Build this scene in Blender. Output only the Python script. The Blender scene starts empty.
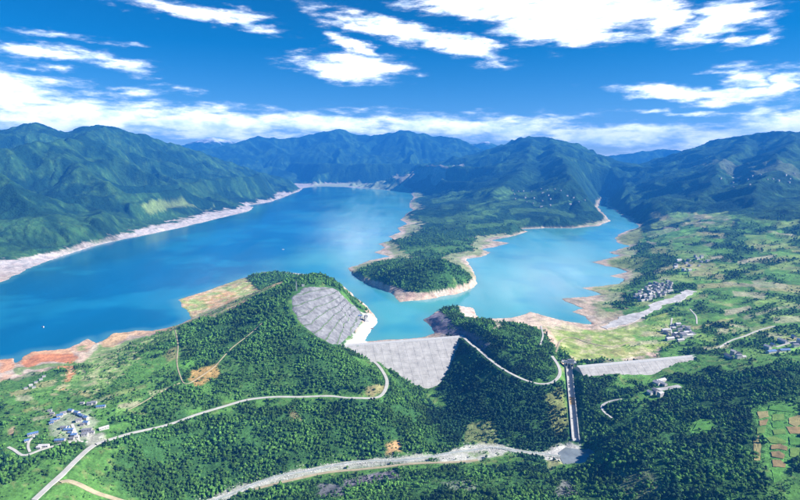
import bpy, math, random
import numpy as np
R = math.radians
random.seed(7); rng = np.random.default_rng(7)
S = bpy.context.scene
C = S.collection

# ------------------------------------------------------------------ camera
CAM_H = 500.0            # metres above the reservoir surface (z = 0)
F_PX = 550.0             # focal length in pixels of an 800 px wide frame
PITCH = math.atan(95.0 / F_PX)
cam_d = bpy.data.cameras.new('camera'); cam = bpy.data.objects.new('camera', cam_d); C.objects.link(cam)
cam.location = (0, 0, CAM_H); cam.rotation_euler = (math.pi / 2 - PITCH, 0, 0)
cam_d.sensor_width = 36; cam_d.lens = F_PX / 800 * 36; cam_d.clip_start = 1; cam_d.clip_end = 90000
S.camera = cam

# ------------------------------------------------------------------ sun, sky, exposure
SUN_AZ, SUN_EL = R(97), R(35)      # azimuth clockwise from the view axis (+y): sun to the right, a little behind
sv = (math.sin(SUN_AZ) * math.cos(SUN_EL), math.cos(SUN_AZ) * math.cos(SUN_EL), math.sin(SUN_EL))
sun_d = bpy.data.lights.new('sun', 'SUN'); sun = bpy.data.objects.new('sun', sun_d); C.objects.link(sun)
sun_d.energy = 5.0; sun_d.angle = R(0.53); sun_d.color = (1.0, 0.95, 0.87)
from mathutils import Vector, Matrix
sun.rotation_euler = Vector(sv).to_track_quat('Z', 'Y').to_euler()
S.view_settings.view_transform = 'Standard'; S.view_settings.look = 'None'
S.view_settings.exposure = 1.22; S.view_settings.gamma = 1.0
S.render.engine = 'CYCLES'
S.cycles.use_denoising = True
S.cycles.max_bounces = 5; S.cycles.diffuse_bounces = 2; S.cycles.glossy_bounces = 2
S.cycles.transparent_max_bounces = 4; S.cycles.volume_bounces = 0

W = bpy.data.worlds.new('World'); S.world = W; W.use_nodes = True; W.cycles.sampling_method = 'MANUAL'; W.cycles.sample_map_resolution = 512
nt = W.node_tree; nt.nodes.clear()
def N(t, **kw):
    n = nt.nodes.new(t)
    for k, v in kw.items(): setattr(n, k, v)
    return n
def L(a, b): nt.links.new(a, b)
def mth(op, a, b=None, clamp=False):
    n = N('ShaderNodeMath', operation=op, use_clamp=clamp)
    for i, q in enumerate((a, b)):
        if q is None: continue
        if isinstance(q, (int, float)): n.inputs[i].default_value = q
        else: L(q, n.inputs[i])
    return n.outputs[0]
def px_dir(u, v):
    X = (np.asarray(u, float) - 400) / F_PX; V = (np.asarray(v, float) - 250) / F_PX
    cp, sp = math.cos(PITCH), math.sin(PITCH)
    return X, cp - V * sp, -sp - V * cp
sky = N('ShaderNodeTexSky', sky_type='NISHITA', sun_disc=False)
sky.sun_elevation = SUN_EL; sky.sun_rotation = SUN_AZ
sky.altitude = 3500; sky.air_density = 1.0; sky.dust_density = 0.3; sky.ozone_density = 2.5
hsv = N('ShaderNodeHueSaturation'); hsv.inputs['Saturation'].default_value = 1.5
L(sky.outputs[0], hsv.inputs['Color'])
tc = N('ShaderNodeTexCoord'); sep = N('ShaderNodeSeparateXYZ'); L(tc.outputs['Generated'], sep.inputs[0])
az = mth('ARCTAN2', sep.outputs[0], sep.outputs[1]); el = mth('ARCSINE', sep.outputs[2])
cmb = N('ShaderNodeCombineXYZ'); L(az, cmb.inputs[0]); L(mth('MULTIPLY', el, 1.0), cmb.inputs[1])
def noise(vec, scale, detail, rough, sx=1, sy=1, off=0.0):
    mp = N('ShaderNodeMapping'); mp.inputs['Scale'].default_value = (sx, sy, 1); mp.inputs['Location'].default_value = (off, off * .7, off)
    L(vec, mp.inputs[0]); n = N('ShaderNodeTexNoise'); n.inputs['Scale'].default_value = scale
    n.inputs['Detail'].default_value = detail; n.inputs['Roughness'].default_value = rough
    L(mp.outputs[0], n.inputs['Vector']); return n
# billows warp the cloud outlines
w1 = noise(cmb.outputs[0], 11, 5, .6, 1, 2.4, 3.1)
sub = N('ShaderNodeVectorMath', operation='SUBTRACT'); L(w1.outputs['Color'], sub.inputs[0]); sub.inputs[1].default_value = (.5, .5, .5)
mul = N('ShaderNodeVectorMath', operation='MULTIPLY'); L(sub.outputs[0], mul.inputs[0]); mul.inputs[1].default_value = (.15, .036, 0)
add = N('ShaderNodeVectorMath', operation='ADD'); L(cmb.outputs[0], add.inputs[0]); L(mul.outputs[0], add.inputs[1])
CLOUDS = [  # centre u, v, half widths, tilt (degrees, clockwise), weight
 (475, 4, 90, 17, 8, 1), (560, 14, 85, 30, 3, 1.2), (625, 6, 55, 30, 0, 1), (560, 34, 85, 11, 3, 1), (655, 20, 34, 16, 0, .8), (716, 22, 44, 20, -12, 1), (752, 38, 22, 9, -10, .7),
 (405, 33, 95, 12, 11, 1), (455, 44, 62, 12, 12, 1), (345, 24, 36, 8, 10, .7), (352, 66, 66, 15, 2, 1.1), (350, 45, 42, 9, 28, .8), (490, 66, 20, 4, 0, .4),
 (690, 94, 92, 8, 5, 1), (748, 80, 34, 17, 0, .9), (782, 86, 34, 15, -18, .9), (690, 113, 78, 3.5, 3, .6), (725, 100, 40, 8, 3, .7),
 (185, 7, 85, 8, 3, .75), (240, 20, 42, 8, 13, .7), (50, 53, 85, 8, 3, .7), (105, 60, 40, 9, 12, .7), (60, 36, 60, 4, 0, .45), (58, 70, 18, 5, 0, .45),
 (0, 92, 90, 32, 8, 1), (130, 92, 50, 6, -4, .6), (70, 118, 150, 24, 0, 1.1), (200, 122, 140, 20, 3, 1.1), (330, 124, 130, 15, 0, 1), (460, 128, 150, 15, 2, 1),
 (610, 136, 130, 13, 0, 1), (740, 138, 120, 16, -4, 1), (800, 120, 60, 18, -8, 1.1), (555, 118, 40, 5, 3, .4), (-90, 60, 70, 20, 0, 1), (-160, 110, 130, 28, 0, 1), (910, 60, 70, 25, 0, 1), (960, 110, 120, 28, 0, 1),
]
field = None
for (cu, cv, ru, rv, tilt, wt) in CLOUDS:
    d = px_dir(cu, cv); ln = math.sqrt(d[0]**2 + d[1]**2 + d[2]**2)
    a0, e0 = math.atan2(d[0], d[1]), math.asin(d[2] / ln)
    mp = N('ShaderNodeMapping', vector_type='TEXTURE')
    mp.inputs['Location'].default_value = (a0, e0, 0); mp.inputs['Rotation'].default_value = (0, 0, -R(tilt))
    mp.inputs['Scale'].default_value = (ru / ln / F_PX * 1.0, rv / ln / F_PX, 1)
    L(add.outputs[0], mp.inputs[0])
    vl = N('ShaderNodeVectorMath', operation='LENGTH'); L(mp.outputs[0], vl.inputs[0])
    f = mth('MULTIPLY', mth('SUBTRACT', 1.15, vl.outputs['Value']), wt)
    field = f if field is None else mth('MAXIMUM', field, f)
# scattered clouds all round the sky, thicker towards the horizon
gen = noise(cmb.outputs[0], 2.1, 3, .5, 1, 3.2, 11.7)
gfield = mth('ADD', mth('MULTIPLY', mth('SUBTRACT', gen.outputs['Fac'], .66), 4.0), mth('MULTIPLY', mth('SUBTRACT', .06, mth('ABSOLUTE', el)), 9.0))
field = mth('MAXIMUM', field, gfield)
w2 = noise(cmb.outputs[0], 17, 9, .62, 1, 4.6, 5.3)
dens = mth('ADD', field, mth('MULTIPLY', mth('SUBTRACT', w2.outputs['Fac'], .5), 2.1))
mr = N('ShaderNodeMapRange', interpolation_type='SMOOTHSTEP'); L(dens, mr.inputs['Value'])
mr.inputs['From Min'].default_value = -.12; mr.inputs['From Max'].default_value = .95
w3 = noise(cmb.outputs[0], 17, 7, .6, 1, 2.2, 21.0)
shade = N('ShaderNodeMapRange'); L(w3.outputs['Fac'], shade.inputs['Value'])
shade.inputs['From Min'].default_value = .36; shade.inputs['From Max'].default_value = .56
ccol = N('ShaderNodeMix', data_type='RGBA'); L(shade.outputs[0], ccol.inputs['Factor'])
ccol.inputs['A'].default_value = (12.5, 14.8, 17.2, 1); ccol.inputs['B'].default_value = (24, 24, 24, 1)
mixc = N('ShaderNodeMix', data_type='RGBA'); L(mth('MULTIPLY', mth('POWER', mr.outputs[0], 1.9), .97), mixc.inputs['Factor'])
L(hsv.outputs[0], mixc.inputs['A']); L(ccol.outputs['Result'], mixc.inputs['B'])
bg = N('ShaderNodeBackground'); bg.inputs['Strength'].default_value = 0.05
L(mixc.outputs['Result'], bg.inputs['Color'])
wo = N('ShaderNodeOutputWorld'); L(bg.outputs[0], wo.inputs['Surface'])

# ------------------------------------------------------------------ helpers
def tag(o, label=None, cat=None, group=None, kind=None):
    if label: o['label'] = label
    if cat: o['category'] = cat
    if group: o['group'] = group
    if kind: o['kind'] = kind
    return o
def mesh_obj(name, verts, faces, mat=None, parent=None, smooth=False):
    me = bpy.data.meshes.new(name); me.from_pydata([tuple(map(float, v)) for v in verts], [], faces); me.update()
    if mat: me.materials.append(mat)
    if smooth: me.polygons.foreach_set('use_smooth', [True] * len(me.polygons))
    o = bpy.data.objects.new(name, me); C.objects.link(o)
    if parent: o.parent = parent
    return o
def empty(name, loc, rz=0):
    o = bpy.data.objects.new(name, None); C.objects.link(o); o.location = loc; o.rotation_euler = (0, 0, rz); o.empty_display_size = 1; return o
def box_vf(x0, x1, y0, y1, z0, z1):
    v = [(x, y, z) for z in (z0, z1) for (x, y) in ((x0, y0), (x1, y0), (x1, y1), (x0, y1))]
    f = [(3, 2, 1, 0), (4, 5, 6, 7), (0, 1, 5, 4), (1, 2, 6, 5), (2, 3, 7, 6), (3, 0, 4, 7)]
    return v, f
def join_vf(parts):
    V, Fc = [], []
    for v, f in parts:
        n = len(V); V += list(v); Fc += [tuple(i + n for i in q) for q in f]
    return V, Fc
def at(u, v, z):
    d = px_dir(u, v); t = (z - CAM_H) / d[2]; return np.stack([d[0] * t, d[1] * t, np.zeros_like(t) + z], -1)
def at_dist(u, v, y):
    d = px_dir(u, v); t = y / d[1]; return np.array([d[0] * t, y, CAM_H + d[2] * t])
_p = rng.permutation(256); _p = np.concatenate([_p, _p]).astype(np.int32)
_ga = rng.random(256) * 2 * math.pi; _gx, _gy = np.cos(_ga).astype(np.float32), np.sin(_ga).astype(np.float32)
def perlin(x, y):
    xf = np.floor(x); yf = np.floor(y); xi = xf.astype(np.int32) & 255; yi = yf.astype(np.int32) & 255
    x = (x - xf).astype(np.float32); y = (y - yf).astype(np.float32)
    u = x * x * x * (x * (x * 6 - 15) + 10); v = y * y * y * (y * (y * 6 - 15) + 10)
    xi1 = (xi + 1) & 255; yi1 = (yi + 1) & 255
    def g(a, b, dx, dy):
        h = _p[_p[a] + b]; return _gx[h] * dx + _gy[h] * dy
    n0 = g(xi, yi, x, y); n1 = g(xi1, yi, x - 1, y); n2 = g(xi, yi1, x, y - 1); n3 = g(xi1, yi1, x - 1, y - 1)
    a = n0 + u * (n1 - n0); b = n2 + u * (n3 - n2)
    return (a + v * (b - a)) * 1.5
def fbm(x, y, wl, octs=4, gain=.5, seed=0):
    s = 0; a = 1.0; k = 1.0 / wl; o = seed * 17.31
    for i in range(octs):
        s = s + a * perlin(x * k + o, y * k - o * 1.7); a *= gain; k *= 2.03; o += 37.7
    return s
def ridged(x, y, wl, octs=4, gain=.5, seed=0):
    s = 0; a = 1.0; k = 1.0 / wl; o = seed * 13.7
    for i in range(octs):
        s = s + a * (1 - 2 * np.abs(perlin(x * k + o, y * k - o))); a *= gain; k *= 2.1; o += 21.3
    return s
def sstep(a, b, x):
    t = np.clip((x - a) / (b - a), 0, 1); return t * t * (3 - 2 * t)
def poly_sd(P, X, Y):
    """signed distance to a closed polygon, positive outside"""
    P = np.asarray(P, float); d2 = np.full(X.shape, 1e18); inside = np.zeros(X.shape, bool)
    n = len(P)
    for i in range(n):
        ax, ay = P[i][:2]; bx, by = P[(i + 1) % n][:2]
        ex, ey = bx - ax, by - ay; wx, wy = X - ax, Y - ay
        t = np.clip((wx * ex + wy * ey) / (ex * ex + ey * ey + 1e-9), 0, 1)
        dx, dy = wx - ex * t, wy - ey * t; d2 = np.minimum(d2, dx * dx + dy * dy)
        c = (ay <= Y) != (by <= Y)
        with np.errstate(divide='ignore', invalid='ignore'):
            xi = ax + (Y - ay) * ex / (ey if abs(ey) > 1e-9 else 1e-9)
        inside ^= c & (X < xi)
    d = np.sqrt(d2); return np.where(inside, -d, d)
def line_sd(P, X, Y):
    """distance to a polyline, and the interpolated third coordinate"""
    P = np.asarray(P, float); d2 = np.full(X.shape, 1e18); zz = np.zeros(X.shape)
    for i in range(len(P) - 1):
        ax, ay = P[i][:2]; ex, ey = P[i + 1][:2] - P[i][:2]; wx, wy = X - ax, Y - ay
        t = np.clip((wx * ex + wy * ey) / (ex * ex + ey * ey + 1e-9), 0, 1)
        dx, dy = wx - ex * t, wy - ey * t; q = dx * dx + dy * dy; m = q < d2
        d2 = np.where(m, q, d2); zz = np.where(m, P[i][2] + t * (P[i + 1][2] - P[i][2]), zz)
    return np.sqrt(d2), zz

# ------------------------------------------------------------------ shape of the land (all in metres, reservoir surface z = 0)
LAKE_PX = [(-420, 330), (-200, 312), (0, 283), (30, 268), (60, 257), (90, 247), (130, 238), (180, 228), (220, 218), (250, 211), (253, 207), (246, 205.5), (270, 202), (300, 191),
 (304, 188), (318, 186.5), (345, 187), (380, 189.5), (411, 193), (413, 198), (408, 205), (412, 210), (400, 219.5), (407, 224), (396, 228), (401, 232), (389, 236.5), (394, 240), (379, 244), (385, 247.5), (374, 252.5), (390, 256.5),
 (372, 260), (349, 268), (352, 274), (366, 284), (392, 293), (400, 302), (430, 299), (460, 293), (475, 287), (476, 276), (468, 262), (466, 258.5), (480, 257.5), (491, 252.5), (482, 249.5),
 (496, 247), (510, 243), (492, 240.5), (508, 237), (528, 231.5), (520, 229.5), (545, 228), (572, 228), (598, 226), (610, 221), (604, 213), (598, 207), (602, 200), (606, 198), (606, 206), (614, 210), (624, 216), (636, 223), (637, 228),
 (616, 235), (614, 238), (619, 243), (630, 246), (608, 252.5), (620, 255.5), (592, 262), (606, 266), (617, 268), (628, 272), (610, 276), (624, 279), (620, 284), (583, 288), (596, 292.5), (601, 294.5), (588, 297), (560, 298.5), (576, 306), (584, 308.5), (570, 311.5), (586, 317), (592, 325),
 (566, 321), (545, 316), (530, 312), (512, 318), (478, 319), (473, 308), (458, 305), (441, 309), (424, 320), (436, 334), (418, 338), (366, 341), (371, 330), (378, 322), (372, 311), (358, 299), (344, 287),
 (330, 278), (300, 274), (284, 272), (262, 272), (244, 278), (215, 288), (178, 300), (187, 312), (191, 319), (176, 326), (152, 331), (135, 330.5), (126, 332.5), (113, 333.5), (102, 341), (97, 343), (87, 339.5), (72, 346), (66, 349), (50, 350.5), (31, 351.5), (21, 358), (16, 363), (14, 358.5), (0, 360), (-120, 372), (-420, 420)]
LAKE = at(*np.array(LAKE_PX, float).T, 0.0)
CREST = 28.0
DAM_A, DAM_B = at(340, 346, CREST), at(464, 336.5, CREST)
def face_plane(A, B, half, slope):
    """plane of a downstream face: z = CREST - (t - half) / slope, t measured downstream (towards -y)"""
    ax = (B - A)[:2]; Ln = np.linalg.norm(ax); ax = ax / Ln; n = np.array([ax[1], -ax[0]])
    return A[:2], ax, n, Ln, half, slope
DAMP = face_plane(DAM_A, DAM_B, 6.0, 1.55)
SAD_A, SAD_B = at(578, 367, 26.0), at(696, 356, 26.0)
SADP = face_plane(SAD_A, SAD_B, 5.0, 1.6)
def st(P, X, Y):
    A, ax, n, Ln, half, sl = P; dx, dy = X - A[0], Y - A[1]
    return dx * ax[0] + dy * ax[1], dx * n[0] + dy * n[1]
def on_face(P, u, v, crest, dz=0.0):
    A, ax, n, Ln, half, sl = P; d = np.array(px_dir(u, v), float)
    # CAM + d t ; z = crest - ((p-A).n - half)/sl
    a = d[2] + (d[0] * n[0] + d[1] * n[1]) / sl; b = crest - ((-A[0]) * n[0] + (-A[1]) * n[1] - half) / sl - CAM_H
    t = b / a; p = d * t; return (p[0], p[1], CAM_H + p[2] + dz)
CT = [  # u, v, height
 (215,499,-66),(260,485,-65),(300,472,-63),(340,464,-61),(380,461,-59),(420,458,-57),(450,456,-56),(480,455,-55),(510,452,-54),(545,456,-53),(575,452,-52),
 (440,412,-52),(460,437,-54),
 (386,378,9),(384,392,4),(370,398,2),(330,396,2),(300,397,1),(260,398,1),(230,405,3),(200,414,5),(150,429,9),(115,436,12),(95,443,14),(372,360,18),
 (400,392,-18),(420,412,-36),(438,432,-46),(400,432,-34),(350,430,-25),(300,430,-22),(250,440,-22),(200,455,-30),(150,470,-30),(180,490,-56),(120,495,-45),
 (340,372,28),(335,352,44),(300,370,27),(300,342,62),(300,312,100),(305,287,128),(318,274,143),(338,282,122),(354,299,60),(368,317,26),
 (280,282,116),(250,340,56),(250,370,26),(250,310,88),(252,295,96),(270,286,104),(230,300,13),(210,307,11),(240,290,14),(262,284,24),(265,273,40),(285,275,40),(232,308,74),
 (200,322,55),(180,331,46),(150,345,38),(120,362,32),(100,380,32),(200,350,42),(200,380,22),(150,380,30),(150,402,20),(60,390,28),(20,400,28),(20,430,28),(80,420,28),(60,470,18),(20,490,16),(120,460,5),(100,490,-8),
 (100,357,15),(60,363,15),(20,374,16),(120,345,14),
 (476,330,52),(490,326,58),(510,331,52),(530,338,44),(545,348,36),(445,314,30),(458,325,38),(490,360,22),(510,373,18),(530,382,15),(545,383,15),(557,377,17),(560,367,22),(552,352,26),
 (480,380,-8),(470,400,-25),(490,420,-35),(510,400,-8),(530,420,-30),(550,420,-24),(540,440,-48),(555,400,-5),(485,440,-50),(500,436,-46),
 (500,322,10),(540,324,10),(560,340,14),(600,345,14),(580,356,18),(640,340,20),(620,350,18),(600,335,8),
 (600,382,4),(620,400,2),(600,420,-22),(625,440,4),(588,440,-40),(594,453,-46),(603,452,-24),(616,454,-2),(640,378,8),(690,375,18),(640,395,4),(665,386,8),(700,400,18),(760,375,48),(720,372,30),(790,370,55),(745,392,34),
 (700,440,14),(760,430,32),(790,460,36),(650,460,8),(700,490,18),(600,480,-32),(640,495,-8),(560,490,-38),(500,480,-40),(450,490,-38),(400,482,-50),(350,490,-48),(300,497,-52),(420,499,-36),(500,499,-28),(790,499,32),(525,468,-44),
 (700,345,27),(760,350,32),(790,340,42),(740,320,36),(680,320,30),(790,310,52),(650,295,24),(625,312,16),(700,290,42),(760,280,62),(680,260,48),(740,250,82),(790,240,112),(650,240,42),(690,230,84),(740,220,135),(790,210,190),(650,220,55),(640,205,62),(690,205,120),(740,195,180),(790,185,220),(640,282,20),(650,262,34),
 (400,239,26),(430,249,28),(430,235,30),(470,246,24),(460,225,45),(500,225,48),(430,210,44),(480,205,95),(540,215,95),(565,212,110),(540,192,160),(500,187,140),(590,203,90),(520,222,60),(420,265,82),(438,259,106),(400,272,62),(456,266,88),(385,266,44),(362,269,26),(374,278,26),(430,285,40),
 (330,181,8),(330,184,4),(380,183,9),(360,186,4),(430,180,45),(400,188,14),
 (0,256,30),(50,246,24),(100,238,20),(130,232,18),(180,221,18),(240,207,18),(0,238,85),(50,232,95),(50,218,150),(100,220,65),(150,207,40),(170,202,48),(200,205,44),(240,198,60),
]
ctrl = [tuple(at(u, v, z)) for u, v, z in CT] + [(p[0], p[1], 1.0) for p in LAKE]
for (u, v) in ((350, 351), (366, 359), (384, 368), (404, 378), (424, 391)): ctrl.append(on_face(DAMP, u, v, CREST))
for (u, v) in ((461, 345), (454, 358), (447, 372), (442, 387)): ctrl.append(on_face(DAMP, u, v, CREST))
for (u, v) in ((598, 368), (614, 374), (640, 376), (668, 367), (690, 358.5)): ctrl.append(on_face(SADP, u, v, 26.0))
ctrl += [(-600, 560, 0), (-200, 560, -40), (200, 560, -15), (600, 560, 40), (0, 250, 10), (-900, 250, 20), (900, 250, 60), (-1400, 700, 30), (1400, 700, 60), (-2200, 1200, 40), (1900, 1300, 80), (-3500, 300, 60), (3500, 300, 150), (3500, 3000, 300), (2600, 2200, 180),
 (-12000, 12000, 300), (0, 14500, 150), (12000, 12000, 400), (-15000, 9000, 400), (0, 18000, 400), (15000, 9000, 400), (-4000, 9500, 60), (-1000, 11500, 30), (0, 11000, 40), (-2000, 11500, 40), (2000, 9500, 150), (-1000, 12500, 60)]
CTRL = np.array(ctrl)
def kern(d2): return np.sqrt(d2 + 45.0 ** 2)
D2 = ((CTRL[:, None, :2] - CTRL[None, :, :2]) ** 2).sum(-1)
nC = len(CTRL)
A_ = np.zeros((nC + 1, nC + 1)); A_[:nC, :nC] = kern(D2) - np.eye(nC) * 12.0; A_[:nC, nC] = 1; A_[nC, :nC] = 1
wts = np.linalg.solve(A_, np.concatenate([CTRL[:, 2], [0]]))
def rbf(X, Y):
    out = np.full(X.shape, wts[-1]); f = out.ravel(); x = X.ravel(); y = Y.ravel()
    for s in range(0, len(x), 60000):
        xs = x[s:s + 60000].astype(np.float32); ys = y[s:s + 60000].astype(np.float32); acc = np.zeros(len(xs))
        for i in range(0, nC, 60):
            dx = xs[:, None] - CTRL[None, i:i + 60, 0].astype(np.float32); dy = ys[:, None] - CTRL[None, i:i + 60, 1].astype(np.float32)
            acc += np.sqrt(dx * dx + dy * dy + np.float32(2025.0)) @ wts[i:min(i + 60, nC)]
        f[s:s + 60000] += acc
    return out
RIDGES = [  # (points as u, v, distance), side slope, spur wavelength
 ([(-260,150,5200),(-120,142,5500),(-30,136,5800),(0,131,6000),(28,124,6000),(55,131,6200),(80,127,6300),(104,127,6500),(124,131,6600),(150,139,6800),(175,147,7000),(200,153,7300),(230,163,7600),(262,172,7800),(290,180,8000),(301,187,7950)], .50, 430),
 ([(-200,165,3700),(-60,155,4000),(10,150,4300),(45,144,4600),(62,155,4450),(85,170,4250),(105,184,4080),(118,197,4000)], .55, 260),
 ([(104,128,6500),(118,150,6000),(126,168,5700),(134,184,5450)], .62, 230),
 ([(150,139,6800),(168,158,6400),(182,174,6150),(190,187,5950)], .62, 230),
 ([(200,153,7300),(214,168,7000),(226,182,6750),(232,192,6600)], .62, 230),
 ([(45,144,4600),(80,140,5300),(104,128,6400)], .5, 300),
 ([(-60,160,3300),(0,182,3300),(30,205,3150)], .5, 240),
 ([(150,152,11508),(205,151,11508),(240,142,12031),(262,137,12345),(290,139,12345),(315,134,12555),(340,129,12555),(355,134,12555),(375,136,12345),(400,131,12031),(420,133,12031),(440,137,12031),(455,138,11822),(475,147,11508),(490,154,10985)], .42, 700),
 ([(262,137,12345),(285,155,11299),(300,172,11250)], .45, 500),
 ([(340,129,12555),(348,148,11508),(352,162,11048)], .45, 500),
 ([(400,131,12031),(410,150,11194),(418,168,11362)], .45, 500),
 ([(252,170,10462),(275,166,10687),(298,176,10237)], .4, 400),
 ([(380,170,11137),(415,162,11475),(440,170,10912)], .4, 400),
 ([(452,166,11000),(470,157,10100),(500,146,9250),(520,139,8740),(535,137,8400),(550,139,8400),(570,149,8060),(590,156,7720),(610,164,7550),(622,176,7040)], .34, 420),
 ([(535,137,8400),(528,160,6870),(512,178,5680),(490,196,4900)], .34, 300),
 ([(550,139,8400),(560,162,6190),(572,182,4900),(580,200,4500)], .38, 260),
 ([(590,156,7720),(600,175,6190),(602,180,5850)], .38, 260),
 ([(600,158,13077),(640,152,12555),(665,150,12555),(700,153,11508)], .35, 700),
 ([(640,178,8850),(660,164,8250),(680,155,7950),(700,147,7650),(720,141,7350),(745,137,7050),(770,134,6750),(800,133,6450),(850,130,6000),(960,128,5250),(1150,130,4200)], .36, 420),
 ([(700,147,7650),(676,166,6600),(660,182,5700),(648,198,5100)], .36, 300),
 ([(745,137,7050),(728,158,5700),(712,178,4650),(700,196,4100)], .36, 300),
 ([(800,133,6450),(785,155,5100),(768,175,4200),(750,195,3700)], .36, 300),
 ([(900,129,5200),(850,160,4300),(830,185,3700)], .45, 300),
 ([(100,146,14637),(190,146,13940),(212,138,13940),(235,147,13940),(300,147,14637),(470,145,14637),(485,142,14637),(500,148,14637),(600,151,14637),(660,149,13940),(760,148,13940)], .3, 1200),
]
RD = [(np.array([at_dist(*p) for p in r]), sl, wl) for r, sl, wl in RIDGES]
def mountains(X, Y):
    wx = fbm(X, Y, 900, 3, .5, 3) * 120; wy = fbm(X, Y, 900, 3, .5, 4) * 120
    Xw, Yw = X + wx * .6, Y + wy * .6
    best = np.full(X.shape, -1e9)
    for k, (P, sl, wl) in enumerate(RD):
        arc = np.concatenate([[0], np.cumsum(np.linalg.norm(np.diff(P[:, :2], axis=0), axis=1))])
        c = P[:, :2].mean(0); rad = np.linalg.norm(P[:, :2] - c, axis=1).max() + P[:, 2].max() / sl * 1.3
        idx = np.nonzero(((X - c[0]) ** 2 + (Y - c[1]) ** 2) < rad * rad)
        if len(idx[0]) == 0: continue
        x, y = Xw[idx], Yw[idx]; h = np.full(x.shape, -1e9)
        for i in range(len(P) - 1):
            a = P[i]; e = P[i + 1] - P[i]
            t = np.clip(((x - a[0]) * e[0] + (y - a[1]) * e[1]) / (e[0] ** 2 + e[1] ** 2), 0, 1)
            dx, dy = x - a[0] - e[0] * t, y - a[1] - e[1] * t; d = np.hypot(dx, dy)
            s = arc[i] + t * (arc[i + 1] - arc[i])
            side = np.where(dx * e[1] - dy * e[0] > 0, 7.3, 0)
            spur = np.abs(perlin(s / wl + side + k * 3.1, d / (wl * 5) + side)) * 1.5 + .5 * np.abs(perlin(s / (wl * .43) + side, d / (wl * 2.4) + k))
            hh = a[2] + e[2] * t - sl * d * (.70 + 1.05 * np.clip(spur, 0, 1.25)) * (1.0 - .1 * np.clip(d / 2500, 0, 1))
            h = np.maximum(h, hh)
        best[idx] = np.maximum(best[idx], h)
    return best
DOWN_PX = [(338, 349), (463, 337), (520, 372), (560, 372), (572, 366), (600, 363), (697, 356), (830, 372), (1000, 520), (1000, 800), (-300, 800), (-300, 420), (0, 402), (100, 392), (150, 372), (230, 352), (300, 350)]
DOWN = at(*np.array(DOWN_PX, float).T, 20.0)
def lake_sd(X, Y):
    r = np.hypot(X, Y)
    k = sstep(2600, 4200, r)
    return poly_sd(LAKE, X, Y) + (1 - k) * fbm(X, Y, 70, 4, .55, 9) * 6 * np.clip(r / 1800, .7, 1.4) + k * fbm(X, Y, 320, 2, .5, 10) * 16
def height0(X, Y, sd=None, parts=False):
    r = np.hypot(X, Y)
    base = rbf(X, Y); m = mountains(X, Y)
    hm = np.maximum(base, m); k = 30.0; dlt = np.abs(base - m)
    h = hm + np.maximum(k - dlt, 0) ** 2 / (4 * k)
    if sd is None: sd = lake_sd(X, Y)
    far = sstep(2300, 4200, r)
    amp = np.clip(h, 0, 500) * .06 * far
    h = h + ridged(X, Y, 330, 5, .55, 2) * amp + fbm(X, Y, 95, 4, .5, 5) * (2.6 + 6 * far) * sstep(0, 60, sd) + fbm(X, Y, 22, 3, .5, 6) * .9 * (1 - far)
    s, t = st(DAMP, X, Y)
    atdam = (1 - sstep(10, 40, np.maximum(np.abs(s - DAMP[3] / 2) - DAMP[3] / 2, 0))) * (1 - sstep(40, 90, np.abs(t - 20)))
    dn = poly_sd(DOWN, X, Y)
    up = sstep(-5, 25, dn)
    steep = .6 + .5 * sstep(1650, 1750, Y) * sstep(-350, -250, X) * (1 - sstep(3000, 3600, Y))
    bank = np.clip(sd, 0, None) * steep + fbm(X, Y, 30, 3, .5, 8) * 2.5 * sstep(0, 15, sd) * (1 - sstep(2600, 4000, r))
    floor_ = .6 + .05 * np.clip(sd, 0, 120)
    land = np.where(dn > 0, np.minimum(np.maximum(h, floor_), np.where(sd < 400, bank + np.clip(sd - 60, 0, 400) * .8, 1e9)), h)
    land = h * (1 - up) + land * up
    bed = -.4 - np.clip(-sd, 0, 90) * .4
    out = np.where(sd > 0, land, bed)
    # hill sides pass under the two dams
    for P, cz in ((DAMP, CREST), (SADP, 26.0)):
        s, t = st(P, X, Y); zf = np.where(t > P[4], cz - (t - P[4]) / P[5], np.where(t < -P[4], cz + (t + P[4]) / 1.5, cz)) - 1.6
        core = (s > 14) & (s < P[3] - 12) & (np.abs(t) < 16)
        out = np.where(core, np.minimum(out, zf), out)
    return out
def hit(pts, fn=height0, zoff=0.0):
    """where the sight line through an image point meets the land (used once, to lay out world positions)"""
    pts = np.asarray(pts, float); d = np.stack(px_dir(pts[:, 0], pts[:, 1]), -1); d = d / np.linalg.norm(d, axis=1)[:, None]
    lo = np.full(len(pts), 620.0); t = lo.copy(); done = np.zeros(len(pts), bool)
    for i in range(170):
        p = d * t[:, None]; hgt = fn(p[:, 0], p[:, 1]); below = (CAM_H + p[:, 2]) < np.maximum(hgt, -400)
        newly = below & ~done; done |= below
        lo = np.where(done, lo, t); t = np.where(done, t, t * 1.017)
        if done.all(): break
    hi = t.copy()
    for i in range(10):
        m = (lo + hi) / 2; p = d * m[:, None]; b = (CAM_H + p[:, 2]) < fn(p[:, 0], p[:, 1]); hi = np.where(b, m, hi); lo = np.where(b, lo, m)
    p = d * hi[:, None]; p[:, 2] += CAM_H; return p

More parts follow.
